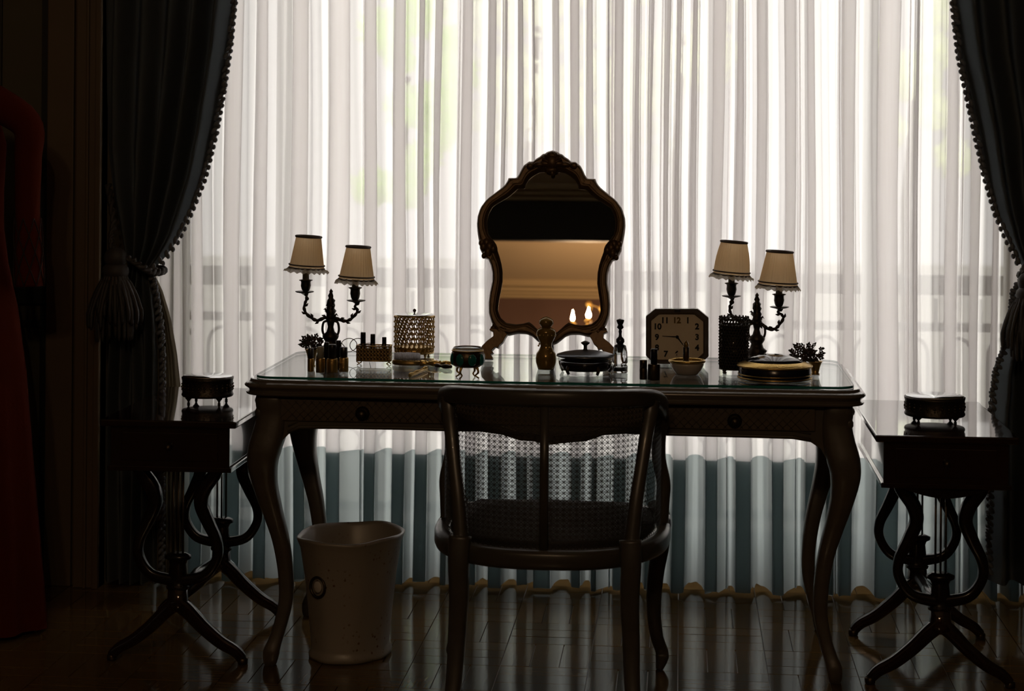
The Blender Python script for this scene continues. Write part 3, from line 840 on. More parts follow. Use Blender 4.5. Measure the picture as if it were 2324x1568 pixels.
# ================================================================ CANDELABRA LAMPS
def candelabra(label, spec, Y):
    bc = gnd(spec['base'][0], spec['base'][1], DZ)
    Y = bc.y
    t = thing('candelabra_lamp', label, 'lamp', (bc.x, bc.y, DZ), 'pair of two-armed candelabra lamps with pleated shades')
    k = mpp(Y)
    P = lambda px, py: at(px, py, Y)
    cx = bc.x
    zf = P(*spec['fin']).z; zj = P(spec['fin'][0], spec['joint']).z
    # stem and foot
    H_ = zj - DZ
    mb = MB(); mb.lathe([(.046, 0), (.047, .005), (.040, .010), (.030, .014), (.026, .022), (.030, .028), (.020, .036), (.016, H_ * .42), (.022, H_ * .5), (.024, H_ * .56), (.012, H_ * .66), (.008, H_ * .78), (.011, H_ * .9), (.015, H_)], (cx, Y, DZ), 18)
    st = mb.build('stem', 'dark_bronze', t)
    # open loops either side of the stem
    mb = MB()
    for sg in (-1, 1):
        pts = [(cx + sg * .006, Y, zj - .008), (cx + sg * .020, Y, zj - .012), (cx + sg * .0235, Y, zj - .035), (cx + sg * .016, Y, zj - .055), (cx + sg * .010, Y, zj - .07)]
        mb.tube(smooth_path(pts, 6), .0035, 8)
    mb.build('loop', 'dark_bronze', st)
    # finial: stacked flame
    hf = zf - zj
    mb = MB(); mb.lathe([(.008, -.006), (.014, .004), (.011, hf * .14), (.016, hf * .24), (.009, hf * .34), (.013, hf * .44), (.0105, hf * .52), (.012, hf * .60), (.006, hf * .68), (.008, hf * .76), (.004, hf * .86), (.0055, hf * .91), (.0005, hf)], (cx, Y, zj), 12, wob=lambda a, z: 1 + .16 * sin(3 * a + z * 260))
    for q in range(6):
        a = q * 1.05; mb.tube([(cx + .008 * cos(a), Y + .008 * sin(a), zj + .004 + q * .004), (cx + .017 * cos(a), Y + .014 * sin(a), zj + .012 + q * .005), (cx + .021 * cos(a), Y + .016 * sin(a), zj + .006 + q * .006)], [.004, .003, .0008], 6)
    mb.build('finial', 'dark_bronze', t)
    for ar in spec['arms']:
        pan = P(*ar['pan']); cup0 = P(ar['cup'][0], ar['cup'][2]); cup1 = P(ar['cup'][0], ar['cup'][1])
        path = smooth_path([P(*q) for q in ar['path']], 7)
        n = len(path)
        arm = MB().tube(path, [.0052 - .0018 * i / n + .0010 * sin(i * .8) for i in range(n)], 8)
        # leaves sprouting from the arm
        for q, i in enumerate(range(5, n - 3, 8)):
            p = path[i]; tdir = (path[i + 1] - path[i]).normalized(); nn = Vector((-tdir.z, 0, tdir.x)) * (1 if q % 2 else -1)
            arm.tube([p, p + nn * .007 + tdir * .004, p + nn * .009 + tdir * .010], [.0048, .0038, .001], 6)
        am = arm.build('arm', 'dark_bronze', t)
        mt = Matrix.Rotation(ar.get('tilt', 0), 3, 'Y')
        MB().lathe([(.004, -.006), (.010, -.002), (.024, .001), (.0265, .004), (.024, .0045), (.010, .003), (.008, .004)], pan, 20, wob=lambda a, z: 1 + .05 * cos(8 * a)).build('drip_pan', 'dark_bronze', t)
        h = cup1.z - cup0.z
        MB().lathe([(.006, 0), (.010, h * .1), (.0125, h * .25), (.0145, h * .5), (.0135, h * .75), (.0145, h * .86), (.0195, h * .92), (.0195, h * .96), (.012, h)], cup0, 18).build('candle_cup', 'dark_bronze', t)
        top = P(ar['top'][0], ar['top'][2]); bot = P(ar['bot'][0], ar['bot'][2])
        rt = ar['top'][1] * k / 2; rb = ar['bot'][1] * k / 2
        MB().lathe([(.0095, 0), (.0095, (bot.z - cup1.z) + .03), (.004, (bot.z - cup1.z) + .034)], cup1, 14).build('candle_tube', 'candle', t)
        ax = top - bot; hh = ax.length
        rot = Vector((0, 0, 1)).rotation_difference(ax.normalized()).to_matrix()
        if 'slope' in ar: rot = Matrix.Rotation(ar['slope'], 3, 'Y')
        org = bot
        mb = MB()
        N2 = 136
        def pw(a, z): return 1 + .022 * abs(sin(17 * a)) + .010 * sin(5 * a + 1) + .006 * sin(41 * a)
        pr = []
        for i in range(7):
            f_ = i / 6; r = rb + (rt - rb) * f_ + ar.get('bell', 0) * sin(PI * f_) * .003
            pr.append((r, hh * f_))
        mb.lathe(pr, org, N2, rot, wob=pw, cap=False)
        sh = mb.build('lamp_shade', 'shade', t, fix=False)
        sh['label'] = 'pleated beige fabric shade'
        for z_, r_, w_ in ((hh, rt + .0012, .0032), (.006, rb + .0018, .0022), (-.003, rb + .002, .0022)):
            MB().tube([org + rot @ Vector((r_ * cos(a), r_ * sin(a), z_)) for a in [2 * PI * i / 40 for i in range(40)]], w_, 6, closed=True).build('shade_trim', 'shade_trim', sh)
        rr = ar['ruf'] * k / 2
        mb = MB(); mb.lathe([(rb + .001, -.002), ((rb + rr) / 2, -.006), (rr - .002, -.010), (rr, -.014)], org, 120, rot, wob=lambda a, z: 1 + (.03 * sin(22 * a) + .02 * sin(9 * a + 2)) * min(1, (-z) / .012), cap=False)
        for v in mb.v: v.z += .0025 * sin(37 * v.x * 10 + v.y * 170) - 0.0
        mb.build('ruffle', 'ruffle', sh, fix=False)
        # wire carrier inside the shade
        MB().tube([cup1 + Vector((0, 0, .03)), top + Vector((0, 0, -.006))], .0012, 6).build('shade_wire', 'bronze', t)
    return t


candelabra('dark bronze two armed candelabra lamp with beige shades at the left end of the desk', dict(
    base=(750, 812), fin=(755, 655), joint=722, arms=[
        dict(pan=(691, 664), cup=(694, 634, 662), path=[(748, 720), (735, 722), (720, 727), (708, 722), (696, 712), (690, 698), (694, 684), (698, 678), (692, 668)], top=(701.5, 56, 537), bot=(696, 78, 606), ruf=102, slope=.06),
        dict(pan=(808, 684), cup=(806, 651, 682), path=[(752, 720), (762, 722), (774, 727), (786, 728), (798, 723), (808, 712), (811, 702), (806, 696), (808, 688)], top=(808.5, 53, 560), bot=(809, 79, 632), ruf=98, slope=.05)]), 5.5)
candelabra('dark bronze two armed candelabra lamp with beige shades at the right end of the desk', dict(
    base=(1717, 818), fin=(1717, 664), joint=728, arms=[
        dict(pan=(1660, 674), cup=(1660, 641, 672), path=[(1714, 728), (1700, 731), (1688, 734), (1674, 727), (1662, 716), (1656, 704), (1657, 694), (1663, 686), (1660, 678)], top=(1663, 57, 549), bot=(1660, 80, 621), ruf=100, slope=.075, bell=1),
        dict(pan=(1769, 699), cup=(1768, 666, 697), path=[(1722, 728), (1732, 738), (1745, 747), (1758, 746), (1768, 738), (1777, 724), (1774, 714), (1766, 708), (1768, 702)], top=(1766.5, 57, 571), bot=(1765.5, 85, 645), ruf=101, slope=.05)]), 5.5)


# ================================================================ DESK OBJECTS
def base(px, py, z=DZ): return gnd(px, py, z)


def px2(Y): return mpp(Y)


# flower pots
def flower_pot(px, py, w_top, h_pot, fl, label, n=46):
    b = base(px, py); k = px2(b.y); t = thing('flower_pot', label, 'flower pot', b, 'small gilt pots of dark flowers')
    r = w_top * k / 2; h = h_pot * k
    MB().lathe([(r * .62, 0), (r * .66, .003), (r * .5, h * .12), (r * .62, h * .4), (r * .78, h * .7), (r * 1.0, h * .94), (r * 1.12, h), (r * .95, h * .99), (r * .8, h * .9)], b, 18, wob=lambda a, z: 1 + .03 * cos(10 * a)).build('pot', 'gold', t)
    cx, cy_, rx_, ry_ = fl
    c = at(cx, cy_, b.y); rnd = random.Random(int(px)); mb = MB(); ml = MB()
    for i in range(n):
        a = rnd.uniform(0, 2 * PI); e = rnd.uniform(0, 1) ** .5
        p = c + Vector((rx_ * k * e * cos(a), .024 * rnd.uniform(-1, 1), ry_ * k * e * sin(a)))
        s_ = rnd.uniform(.0035, .006)
        for q in range(5):
            an = 2 * PI * q / 5 + a; d = Vector((cos(an), rnd.uniform(-.5, .5), sin(an))) * s_
            mb.blob(p + d * .8, s_ * .52, 6, (1, .6, 1))
        if i % 3 == 0: ml.tube([b + Vector((0, 0, h * .95)), (b + Vector((0, 0, h)) + p) / 2, p], .0009, 5)
        d = Vector((cos(a), rnd.uniform(-.4, .4), sin(a) * .6 + .1)).normalized(); u = d.cross(Vector((0, 1, 0))).normalized()
        l = .011
        ml.add([p, p + d * l * .5 + u * .003, p + d * l, p + d * l * .5 - u * .003], [(0, 1, 2, 3)], False)
    mb.build('blossoms', 'petal', t, kind='stuff'); ml.build('leaves', 'leaf_dark', t, kind='stuff')


flower_pot(707, 832, 28, 40, (708, 778, 26, 17), 'small gilt pot of dark flowers at the foot of the left candelabra')
flower_pot(1850, 850, 30, 30, (1831, 800, 36, 20), 'small gilt pot of dark flowers at the right end of the desk', 60)
mbx = None


# lipsticks and small cosmetic tubes
def lipstick(px, py, w_, hb, hc, label, group, mb_, mc_, wc=.85, z=DZ, gb=None):
    b = gb if gb is not None else base(px, py, z); k = px2(b.y)
    t = thing('lipstick', label, 'lipstick', b, group)
    r = w_ * k / 2; h1 = hb * k; h2 = hc * k
    MB().lathe([(r * .94, 0), (r, .001), (r, h1 * .92), (r * .96, h1 * .97), (r * .9, h1)], b, 16).build('case', mb_, t)
    MB().lathe([(r * wc, 0), (r * wc, h2 * .94), (r * wc * .9, h2), (0.0001, h2)], b + Vector((0, 0, h1)), 16).build('cap', mc_, t)
    return t


g1 = 'cosmetic tubes standing by the left candelabra'
lipstick(705, 843, 15, 30, 24, 'gold cosmetic tube under the left candelabra, leftmost in its row', g1, 'gold', 'dark_silver')
lipstick(727, 845, 21, 33, 26, 'squat gold cosmetic tube, second from left in the row under the left candelabra', g1, 'gold', 'candle', .75)
lipstick(754, 845, 26, 32, 32, 'widest gold cosmetic tube with tall black cap in the row under the left candelabra', g1, 'gold', 'black', .72)
lipstick(780, 843, 22, 32, 24, 'gold cosmetic tube with clear grey cap, rightmost in the row under the left candelabra', g1, 'gold', 'dark_silver', .78)
lipstick(741, 838, 13, 20, 42, 'slim black cosmetic tube standing behind the gold tubes under the left candelabra', g1, 'bronze', 'black', .9)
lipstick(768, 838, 13, 20, 46, 'slim black capped tube at the stem of the left candelabra', g1, 'bronze', 'black', .9)

# spectacles
b = base(800, 815); k = px2(b.y)
t = thing('spectacles', 'thin wire spectacles lying behind the gold lipstick holder', 'glasses', b)
for q, cx in enumerate((792, 812)):
    c = at(cx, 783, b.y); pts = [c + Vector((.0225 * cos(a), .008 * sin(a), .018 * sin(a))) for a in [2 * PI * i / 28 for i in range(28)]]
    MB().tube(pts, .0012, 6, closed=True).build('rim', 'bronze', t)
    mb = MB(); mb.v = [p.copy() for p in pts]; mb.f = [list(range(28))]; mb.mi = [0]; mb.sm = [False]; mb.build('lens', 'glass', t)
    MB().tube(smooth_path([c + Vector((.021 * (1 if q else -1), 0, .004)), c + Vector((.03 * (1 if q else -1), .05, .0)), c + Vector((.02 * (1 if q else -1), .085, -.022))], 6), .0012, 6).build('temple', 'bronze', t)

# gold holder with three lipsticks
b = base(849, 828); k = px2(b.y)
t = thing('lipstick_holder', 'openwork gold lipstick holder on curled feet left of the filigree box', 'holder', b)
zb = at(849, 817, b.y).z; zt_ = at(849, 784, b.y).z; hx = 38 * k; hy = .022
mb = MB(); mb.box(b.x - hx, b.x + hx, b.y - hy, b.y + hy, zb, zb + .002)
def filigree_wall(mb, x0, x1, y, z0, z1, ny=1, along='x'):
    nx = max(3, int(abs(x1 - x0) / .009))
    for i in range(nx):
        cx = x0 + (x1 - x0) * (i + .5) / nx
        for jz in range(max(1, int((z1 - z0) / .010))):
            cz = z0 + (jz + .5) * (z1 - z0) / max(1, int((z1 - z0) / .010))
            pts = []
            for q in range(8):
                a = 2 * PI * q / 8; dx = .0042 * cos(a); dz = .0046 * sin(a)
                pts.append((cx + dx, y, cz + dz) if along == 'x' else (y, cx + dx, cz + dz))
            mb.tube(pts, .0012, 4, closed=True)
for yy in (b.y - hy, b.y + hy):
    filigree_wall(mb, b.x - hx, b.x + hx, yy, zb, zt_); mb.tube([(b.x - hx, yy, zt_), (b.x + hx, yy, zt_)], .002, 6); mb.tube([(b.x - hx, yy, zb), (b.x + hx, yy, zb)], .002, 6)
for xx in (b.x - hx, b.x + hx):
    filigree_wall(mb, b.y - hy, b.y + hy, xx, zb, zt_, along='y'); mb.tube([(xx, b.y - hy, zt_), (xx, b.y + hy, zt_)], .002, 6)
mb.build('basket_wall', 'gold', t)
MB().box(b.x - hx + .003, b.x + hx - .003, b.y - hy + .003, b.y + hy - .003, zb + .002, zt_ - .006).build('inner_tray', 'bronze', t)
for sx_ in (-1, 1):
    for sy_ in (-1, 1):
        x = b.x + sx_ * hx * .9; y = b.y + sy_ * hy * .9
        MB().tube(smooth_path([(x, y, zb + .006), (x + sx_ * .004, y, zb - .002), (x - sx_ * .003, y, zb - .007), (x + sx_ * .003, y, DZ + .0015)], 5), .0017, 6).build('foot', 'gold', t)
g2 = 'lipsticks standing in the gold holder'
for (px, top, w_, lb) in ((824, 754, 13, 'black lipstick in the gold holder, leftmost and tallest'), (846, 758, 12, 'dark lipstick in the middle of the gold holder'), (872, 765, 11, 'short dark lipstick at the right end of the gold holder')):
    p = at(px, 784, b.y); zb2 = zt_ - .006
    lipstick(0, 0, w_, 10, (at(px, top, b.y).z - zb2) / k - 10, lb, g2, 'bronze', 'black', .92, gb=Vector((p.x, b.y, zb2)))


# cylinders of filigree
def ring_cage(t, c, r, z0, z1, pitch, wire, m, name, rows_off=True):
    mb = MB(); n = int(2 * PI * r / pitch); nz = max(2, int((z1 - z0) / pitch))
    hz = (z1 - z0) / nz
    for j in range(nz):
        for i in range(n):
            a0 = 2 * PI * (i + .5 * (j % 2)) / n; zc = z0 + (j + .5) * hz
            pts = []
            for q in range(8):
                an = 2 * PI * q / 8; da = pitch * .52 * cos(an) / r; dz = hz * .56 * sin(an)
                pts.append(c + Vector((r * cos(a0 + da), r * sin(a0 + da), zc + dz)))
            mb.tube(pts, wire, 4, closed=True)
            if (i + j) % 2 == 0: mb.blob(c + Vector(((r + .001) * cos(a0), (r + .001) * sin(a0), zc + hz * .5)), wire * 2.1, 6)
    return mb.build(name, m, t)


b = base(940, 812); k = px2(b.y)
t = thing('filigree_box', 'tall round gold filigree box with a mirrored lid left of the mirror', 'box', b)
r = 44 * k; z1_ = at(940, 716, b.y).z - DZ; z0_ = .014
ring_cage(t, b, r, z0_ + .004, z1_ - .003, .0128, .0017, 'gold', 'cage')
for z_ in (z0_ + .002, z1_): MB().tube([b + Vector((r * cos(a), r * sin(a), z_)) for a in [2 * PI * i / 40 for i in range(40)]], .0022, 6, closed=True).build('band', 'gold', t)
ld = MB().lathe([(r * .98, 0), (r * 1.02, .001), (r * 1.02, .004), (r * .9, .0055), (.0001, .0065)], b + Vector((0, 0, z1_)), 40).build('lid', 'table_mirror', t)
MB().lathe([(.002, 0), (.002, .003), (.005, .007), (.0045, .011), (.0001, .014)], b + Vector((0, 0, z1_ + .006)), 12).build('lid_knob', 'bronze', ld)
MB().lathe([(.0001, z0_), (r * .96, z0_), (r * .96, z0_ + .018), (r * .7, z0_ + .014), (.0001, z0_ + .012)], b, 30).build('base_plate', 'gold', t)
for q in range(4):
    a = PI / 4 + q * PI / 2; p = b + Vector((r * .93 * cos(a), r * .93 * sin(a), 0))
    MB().lathe([(.003, 0), (.0045, .002), (.002, .005), (.004, .010), (.005, .014)], p, 8).build('foot', 'gold', t)

# dark filigree cylinder by the right candelabra
b = base(1665, 846); k = px2(b.y)
t = thing('tall_canister', 'tall dark filigree canister standing between the clock and the right candelabra', 'canister', b)
r = 32 * k; zt2 = at(1665, 722, b.y).z - DZ
ring_cage(t, b, r, .016, zt2 - .002, .0078, .0013, 'dark_bronze', 'cage')
MB().lathe([(r * .95, .010), (r * .95, zt2 - .016), (r * .88, zt2 - .016), (r * .88, .02), (.0001, .02)], b, 30).build('liner', 'smoke_glass', t)
for z_ in (.012, zt2): MB().tube([b + Vector((r * cos(a), r * sin(a), z_)) for a in [2 * PI * i / 36 for i in range(36)]], .002, 6, closed=True).build('band', 'dark_bronze', t)
mb = MB()
for i in range(22):
    a = 2 * PI * i / 22; mb.blob(b + Vector((r * cos(a), r * sin(a), zt2 + .003)), .0026, 6, (1, 1, 1.3))
mb.build('rim_beads', 'dark_bronze', t)
for q in range(4):
    a = PI / 4 + q * PI / 2; MB().lathe([(.004, 0), (.006, .003), (.0025, .006), (.005, .012)], b + Vector((r * .9 * cos(a), r * .9 * sin(a), 0)), 8).build('foot', 'dark_bronze', t)

# hairbrush, hand mirror, comb
b = base(935, 832)
t = thing('hairbrush', 'gilt hairbrush with white bristles lying in front of the filigree box', 'brush', b)
hc = base(924, 829); ang = -.20
mt = Matrix.Rotation(ang, 3, 'Z')
MB().lathe([(.040, .0), (.044, .004), (.042, .011), (.034, .014), (.0001, .0145)], hc + Vector((0, 0, .002)), 28, mt, sx=1.0, sy=.62).build('brush_head', 'gold', t)
br = MB(); rnd = random.Random(5)
for i in range(17):
    for j in range(8):
        x = (i - 8) / 8 * .036; y = (j - 3.5) / 3.5 * .020
        if (x / .037) ** 2 + (y / .021) ** 2 > 1: continue
        p = hc + mt @ Vector((x, y, 0)) + Vector((0, 0, .014)); br.tube([p, p + Vector((rnd.uniform(-.001, .001), rnd.uniform(-.001, .001), .020))], .0016, 5)
br.build('bristles', 'bristle', t, kind='stuff')
hp = [hc + mt @ Vector(q) for q in ((.036, 0, .008), (.06, -.001, .008), (.085, 0, .009), (.11, .002, .009), (.125, .002, .008))]
hh_ = MB(); sp = smooth_path(hp, 5); hh_.tube(sp, [.007 + .002 * sin(i * .9) for i in range(len(sp))], 8)
for p in sp[::2]: hh_.blob(p + Vector((0, 0, .004)), .004, 6)
hh_.build('handle', 'gold_bright', t)
b2 = base(950, 851)
t = thing('comb', 'short ornate gilt comb lying in front of the hairbrush', 'comb', b2)
sp = smooth_path([base(930, 857) + Vector((0, 0, .005)), base(945, 852) + Vector((0, 0, .006)), base(968, 842) + Vector((0, 0, .006))], 8)
mb = MB(); mb.tube(sp, .0045, 8)
for i, p in enumerate(sp): mb.blob(p + Vector((0, 0, .003 + .001 * sin(i))), .0042, 6)
mb.build('comb_back', 'gold_bright', t)
mb = MB()
for i in range(1, 15):
    p = sp[i]; mb.tube([p, p + Vector((-.006, .022, -.003))], .0008, 4)
mb.build('teeth', 'bronze', t, kind='stuff')
b3 = base(1000, 838)
t = thing('hand_mirror', 'small round hand mirror with dark gilt handle lying behind the comb', 'hand mirror', b3)
hc3 = base(968, 822)
MB().lathe([(.033, 0), (.036, .003), (.034, .007), (.030, .0075)], hc3, 30).build('mirror_rim', 'silver', t)
MB().lathe([(.0001, .0072), (.031, .0078)], hc3, 30, cap=False).build('mirror_disc', 'table_mirror', t)
sp = smooth_path([base(990, 833) + Vector((0, 0, .005)), base(1005, 836) + Vector((0, 0, .006)), base(1024, 838) + Vector((0, 0, .007))], 6)
mb = MB(); mb.tube([hc3 + Vector((.03, -.01, .004))] + sp, [.005] + [.0055 + .0012 * sin(i) for i in range(len(sp))], 8); mb.build('handle', 'bronze', t)

# teal bowl
b = base(1061, 858); k = px2(b.y)
t = thing('footed_bowl', 'teal and gold footed bowl with glass rim left of the mirror feet', 'bowl', b)
zb = at(1061, 832, b.y).z - DZ; ztp = at(1061, 795, b.y).z - DZ; r = 39 * k
MB().lathe([(.0001, zb), (r * .7, zb), (r * .92, zb + .006), (r * 1.0, (zb + ztp) / 2), (r * .95, ztp - .006), (r * .86, ztp)], b, 36).build('bowl_body', 'bronze', t)
for q in range(8):
    a = 2 * PI * (q + .5) / 8; mt = Matrix.Rotation(a, 3, 'Z')
    MB().blob(b + Vector((r * .93 * cos(a), r * .93 * sin(a), (zb + ztp) / 2)), .0145, 14, (.35, .82, 1.08), mt).build('cabochon', 'teal', t)
MB().lathe([(r * .86, ztp - .001), (r * .9, ztp + .003), (r * .82, ztp + .009), (r * .80, ztp + .009), (r * .82, ztp)], b, 36, cap=False).build('glass_rim', 'crystal', t)
MB().tube([b + Vector((r * .9 * cos(a), r * .9 * sin(a), ztp)) for a in [2 * PI * i / 36 for i in range(36)]], .002, 6, closed=True).build('band', 'gold', t)
for q in range(4):
    a = PI / 4 + q * PI / 2 + .3; x, y = b.x + r * .62 * cos(a), b.y + r * .62 * sin(a)
    MB().tube(smooth_path([(x, y, DZ + zb + .003), (x + .006 * cos(a), y + .006 * sin(a), DZ + zb * .6), (x - .002 * cos(a), y, DZ + zb * .3), (x + .008 * cos(a), y + .008 * sin(a), DZ + .002)], 5), [.004] * 3 + [.003] * 4 + [.0022] * 4 + [.002] * 4 + [.003], 8).build('foot', 'gold_bright', t)

# amber torso bottle
b = base(1239, 838); k = px2(b.y)
t = thing('perfume_bottle', 'curvy amber glass bottle with beaded stopper in front of the mirror', 'bottle', b)
pz = lambda py: at(1239, py, b.y).z - DZ
pr = [(1, .0), (18, .0)] + [(w_, pz(y)) for w_, y in ((20, 832), (23, 822), (23.5, 812), (22, 802), (17, 795), (13, 786), (13.5, 778), (18, 770), (22, 760), (22.5, 753), (20, 748), (14, 744), (9, 742))]
MB().lathe([(w_ * k, z) for w_, z in pr], b, 28, sy=.8).build('bottle_body', 'amber', t)
st = MB().lathe([(8 * k, pz(744)), (13 * k, pz(740)), (17 * k, pz(733)), (16 * k, pz(727)), (12 * k, pz(723)), (7 * k, pz(720)), (.0001, pz(718))], b, 20).build('stopper', 'amber', t)
mb = MB()
for q in range(14):
    a = 2 * PI * q / 14; mb.blob(b + Vector((14 * k * cos(a), 14 * k * sin(a), pz(728))), .0026, 6); mb.blob(b + Vector((21 * k * cos(a), 17 * k * sin(a), pz(762 + 3 * sin(a)))), .0022, 6)
for q, (dx, py) in enumerate(((-16, 783), (8, 787), (-14, 779), (5, 792), (12, 800), (-6, 806))): mb.blob(b + Vector((dx * k, -15 * k, pz(py))), .0028, 8)
mb.build('bead_chain', 'gold_bright', t)

# big round footed casket with lid
b = base(1328, 846); k = px2(b.y)
t = thing('glass_casket', 'low round dark metal dish with domed lid and knob right of the amber bottle', 'dish', b)
z = lambda py: at(1328, py, b.y).z - DZ
r = 64 * k
MB().lathe([(.0001, z(838)), (r * .86, z(838)), (r * .9, z(833)), (r * .94, z(824)), (r * .94, z(818)), (r * .9, z(818)), (r * .85, z(830)), (.0001, z(832))], b, 40).build('dish_body', 'smoke_glass', t)
MB().lathe([(r * .93, z(818)), (r * .955, z(816)), (r * .955, z(810)), (r * .93, z(809))], b, 40, cap=False).build('glass_band', 'glass', t)
ld = MB().lathe([(r * .98, z(809)), (r * 1.02, z(807)), (r * 1.0, z(804)), (r * .8, z(800)), (r * .45, z(796)), (.0001, z(794))], b, 40).build('lid', 'dark_silver', t)
MB().lathe([(7 * k, 0), (4 * k, 5 * k), (4 * k, 12 * k), (10 * k, 17 * k), (10 * k, 19 * k), (4 * k, 22 * k), (.0001, 23 * k)], b + Vector((0, 0, z(796))), 16).build('lid_knob', 'dark_bronze', ld)
for q in range(5):
    a = 2 * PI * q / 5 + .25; x, y = b.x + r * .86 * cos(a), b.y + r * .86 * sin(a)
    MB().tube([(x, y, DZ + z(826)), (x + .005 * cos(a), y + .005 * sin(a), DZ + z(838)), (x, y, DZ + .002)], [.006, .005, .004], 8).build('foot', 'dark_bronze', t)

# decanter
b = base(1407, 846); k = px2(b.y)
t = thing('glass_decanter', 'clear cut glass scent bottle with tall black stopper left of the clock', 'bottle', b)
z = lambda py: at(1407, py, b.y).z - DZ
MB().lathe([(15 * k, 0), (17 * k, .002), (17 * k, z(830)), (14 * k, z(826)), (17 * k, z(822)), (16 * k, z(798)), (13 * k, z(784)), (7 * k, z(781)), (7 * k, z(778))], b, 8).build('bottle_glass', 'crystal', t)
MB().lathe([(.0001, .006), (12 * k, .006), (12 * k, z(834)), (.0001, z(834))], b, 8).build('glass_base', 'smoke_glass', t)
MB().lathe([(4 * k, z(800)), (7 * k, z(780)), (10 * k, z(775)), (9 * k, z(769)), (4 * k, z(764)), (3 * k, z(758)), (4 * k, z(752)), (3 * k, z(748)), (8 * k, z(743)), (5 * k, z(737)), (8 * k, z(731)), (9 * k, z(726)), (4 * k, z(724)), (.0001, z(723))], b, 10).build('stopper', 'smoke_glass', t)

g3 = 'small cosmetic cases in front of the clock'
lipstick(1460, 861, 17, 26, 18, 'short brown cosmetic case in front of the clock, left of the taller one', g3, 'bronze', 'bronze', .98)
lipstick(1484, 862, 28, 36, 34, 'brown cosmetic case with black cap standing in front of the clock', g3, 'bronze', 'black', .55)

# clock
b = base(1537, 826); Yc = b.y; k = px2(Yc)
t = thing('desk_clock', 'octagonal dark framed desk clock with beige dial showing quarter to five', 'clock', b)
C8 = [(1466, 717), (1487, 700), (1583, 700), (1608, 720), (1608, 808), (1588, 826), (1484, 826), (1466, 806)]
Px = lambda p, Y=Yc: at(p[0], p[1], Y)
def octo(sc, dx=0):
    c = Vector((1537, 763)); return [((p[0] - 1537) * sc + 1537, (p[1] - 763) * sc + 763) for p in C8]
def ringprism(o1, o2, y0, y1, nm, m, par, bevel=0):
    mb = MB(); n = len(o1)
    for (oo, yy) in ((o1, y0), (o2, y0), (o2, y1), (o1, y1)):
        for p in oo: q = Px(p); mb.v.append(Vector((q.x, yy, max(q.z, DZ + .0005))))
    for j in range(4):
        for i in range(n): mb.f.append([j * n + i, j * n + (i + 1) % n, ((j + 1) % 4) * n + (i + 1) % n, ((j + 1) % 4) * n + i]); mb.mi.append(0); mb.sm.append(False)
    return mb.build(nm, m, par, bevel=bevel)
ringprism(octo(1.0), octo(.86), Yc - .012, Yc + .02, 'clock_frame', 'clock_case', t, .0015)
ringprism(octo(.87), octo(.83), Yc - .015, Yc + .0, 'inner_bezel', 'bronze', t, .0008)
mb = MB(); mb.prism([(Px(p).x, max(Px(p).z, DZ)) for p in octo(.86)], (0, Yc, 0), (1, 0, 0), (0, 0, 1), (0, 1, 0), -.004, .018)
dial = mb.build('dial', 'dial', t)
ringprism([(1537 + dx * 1.0, 763 + dz) for dx, dz in ((-42, -26), (-28, -38), (28, -38), (42, -26), (42, 26), (28, 38), (-28, 38), (-42, 26))], [(1537 + dx, 763 + dz) for dx, dz in ((-41, -25.4), (-27.4, -37), (27.4, -37), (41, -25.4), (41, 25.4), (27.4, 37), (-27.4, 37), (-41, 25.4))], Yc - .0048, Yc - .0042, 'track_line', 'dial', dial)
nums = {12: (1536, 727), 1: (1561, 727), 2: (1582, 741), 3: (1582, 765), 4: (1582, 789), 5: (1560, 803), 6: (1536, 803), 7: (1511, 803), 8: (1491, 789), 9: (1491, 765), 10: (1492, 741), 11: (1509, 727)}
for nn, p in nums.items():
    cu = bpy.data.curves.new('numeral', 'FONT'); cu.body = str(nn); cu.size = .0225; cu.align_x = 'CENTER'; cu.align_y = 'CENTER'; cu.extrude = .0006; cu.offset = .0009
    tmp = bpy.data.objects.new('tmp', cu); COL.objects.link(tmp)
    dg = bpy.context.evaluated_depsgraph_get(); me = bpy.data.meshes.new_from_object(tmp.evaluated_get(dg)); bpy.data.objects.remove(tmp)
    o = bpy.data.objects.new('numeral', me); COL.objects.link(o); me.materials.clear(); me.materials.append(M['black'] if nn != 12 else M['amber'])
    q = Px(p); o.parent = dial; o.location = Vector((q.x, Yc - .0052, q.z)) - parent_off(dial); o.rotation_euler = (PI / 2, 0, 0)
c = Px((1537, 764))
for tip, w_, nm in (((1551, 783), .0026, 'hour_hand'), ((1503, 762), .0018, 'minute_hand')):
    q = Px(tip); MB().tube([Vector((c.x, Yc - .0065, c.z)), Vector((q.x, Yc - .0065, q.z))], [w_, w_ * .4], 6, flat=.4).build(nm, 'black', t)
MB().lathe([(.0001, -.002), (.0045, -.001), (.0045, .002), (.0001, .003)], Vector((c.x, Yc - .007, c.z)), 14, Matrix.Rotation(PI / 2, 3, 'X')).build('hub', 'black', t)
mb = MB(); mb.box(c.x - .008, c.x + .008, Yc - .014, Yc - .011, Px((1537, 711)).z, Px((1537, 701)).z); mb.build('frame_clasp', 'black', t, bevel=.001)
MB().box(b.x - .05, b.x + .05, Yc + .018, Yc + .045, DZ, DZ + .035).build('rear_case', 'clock_case', t, bevel=.003)

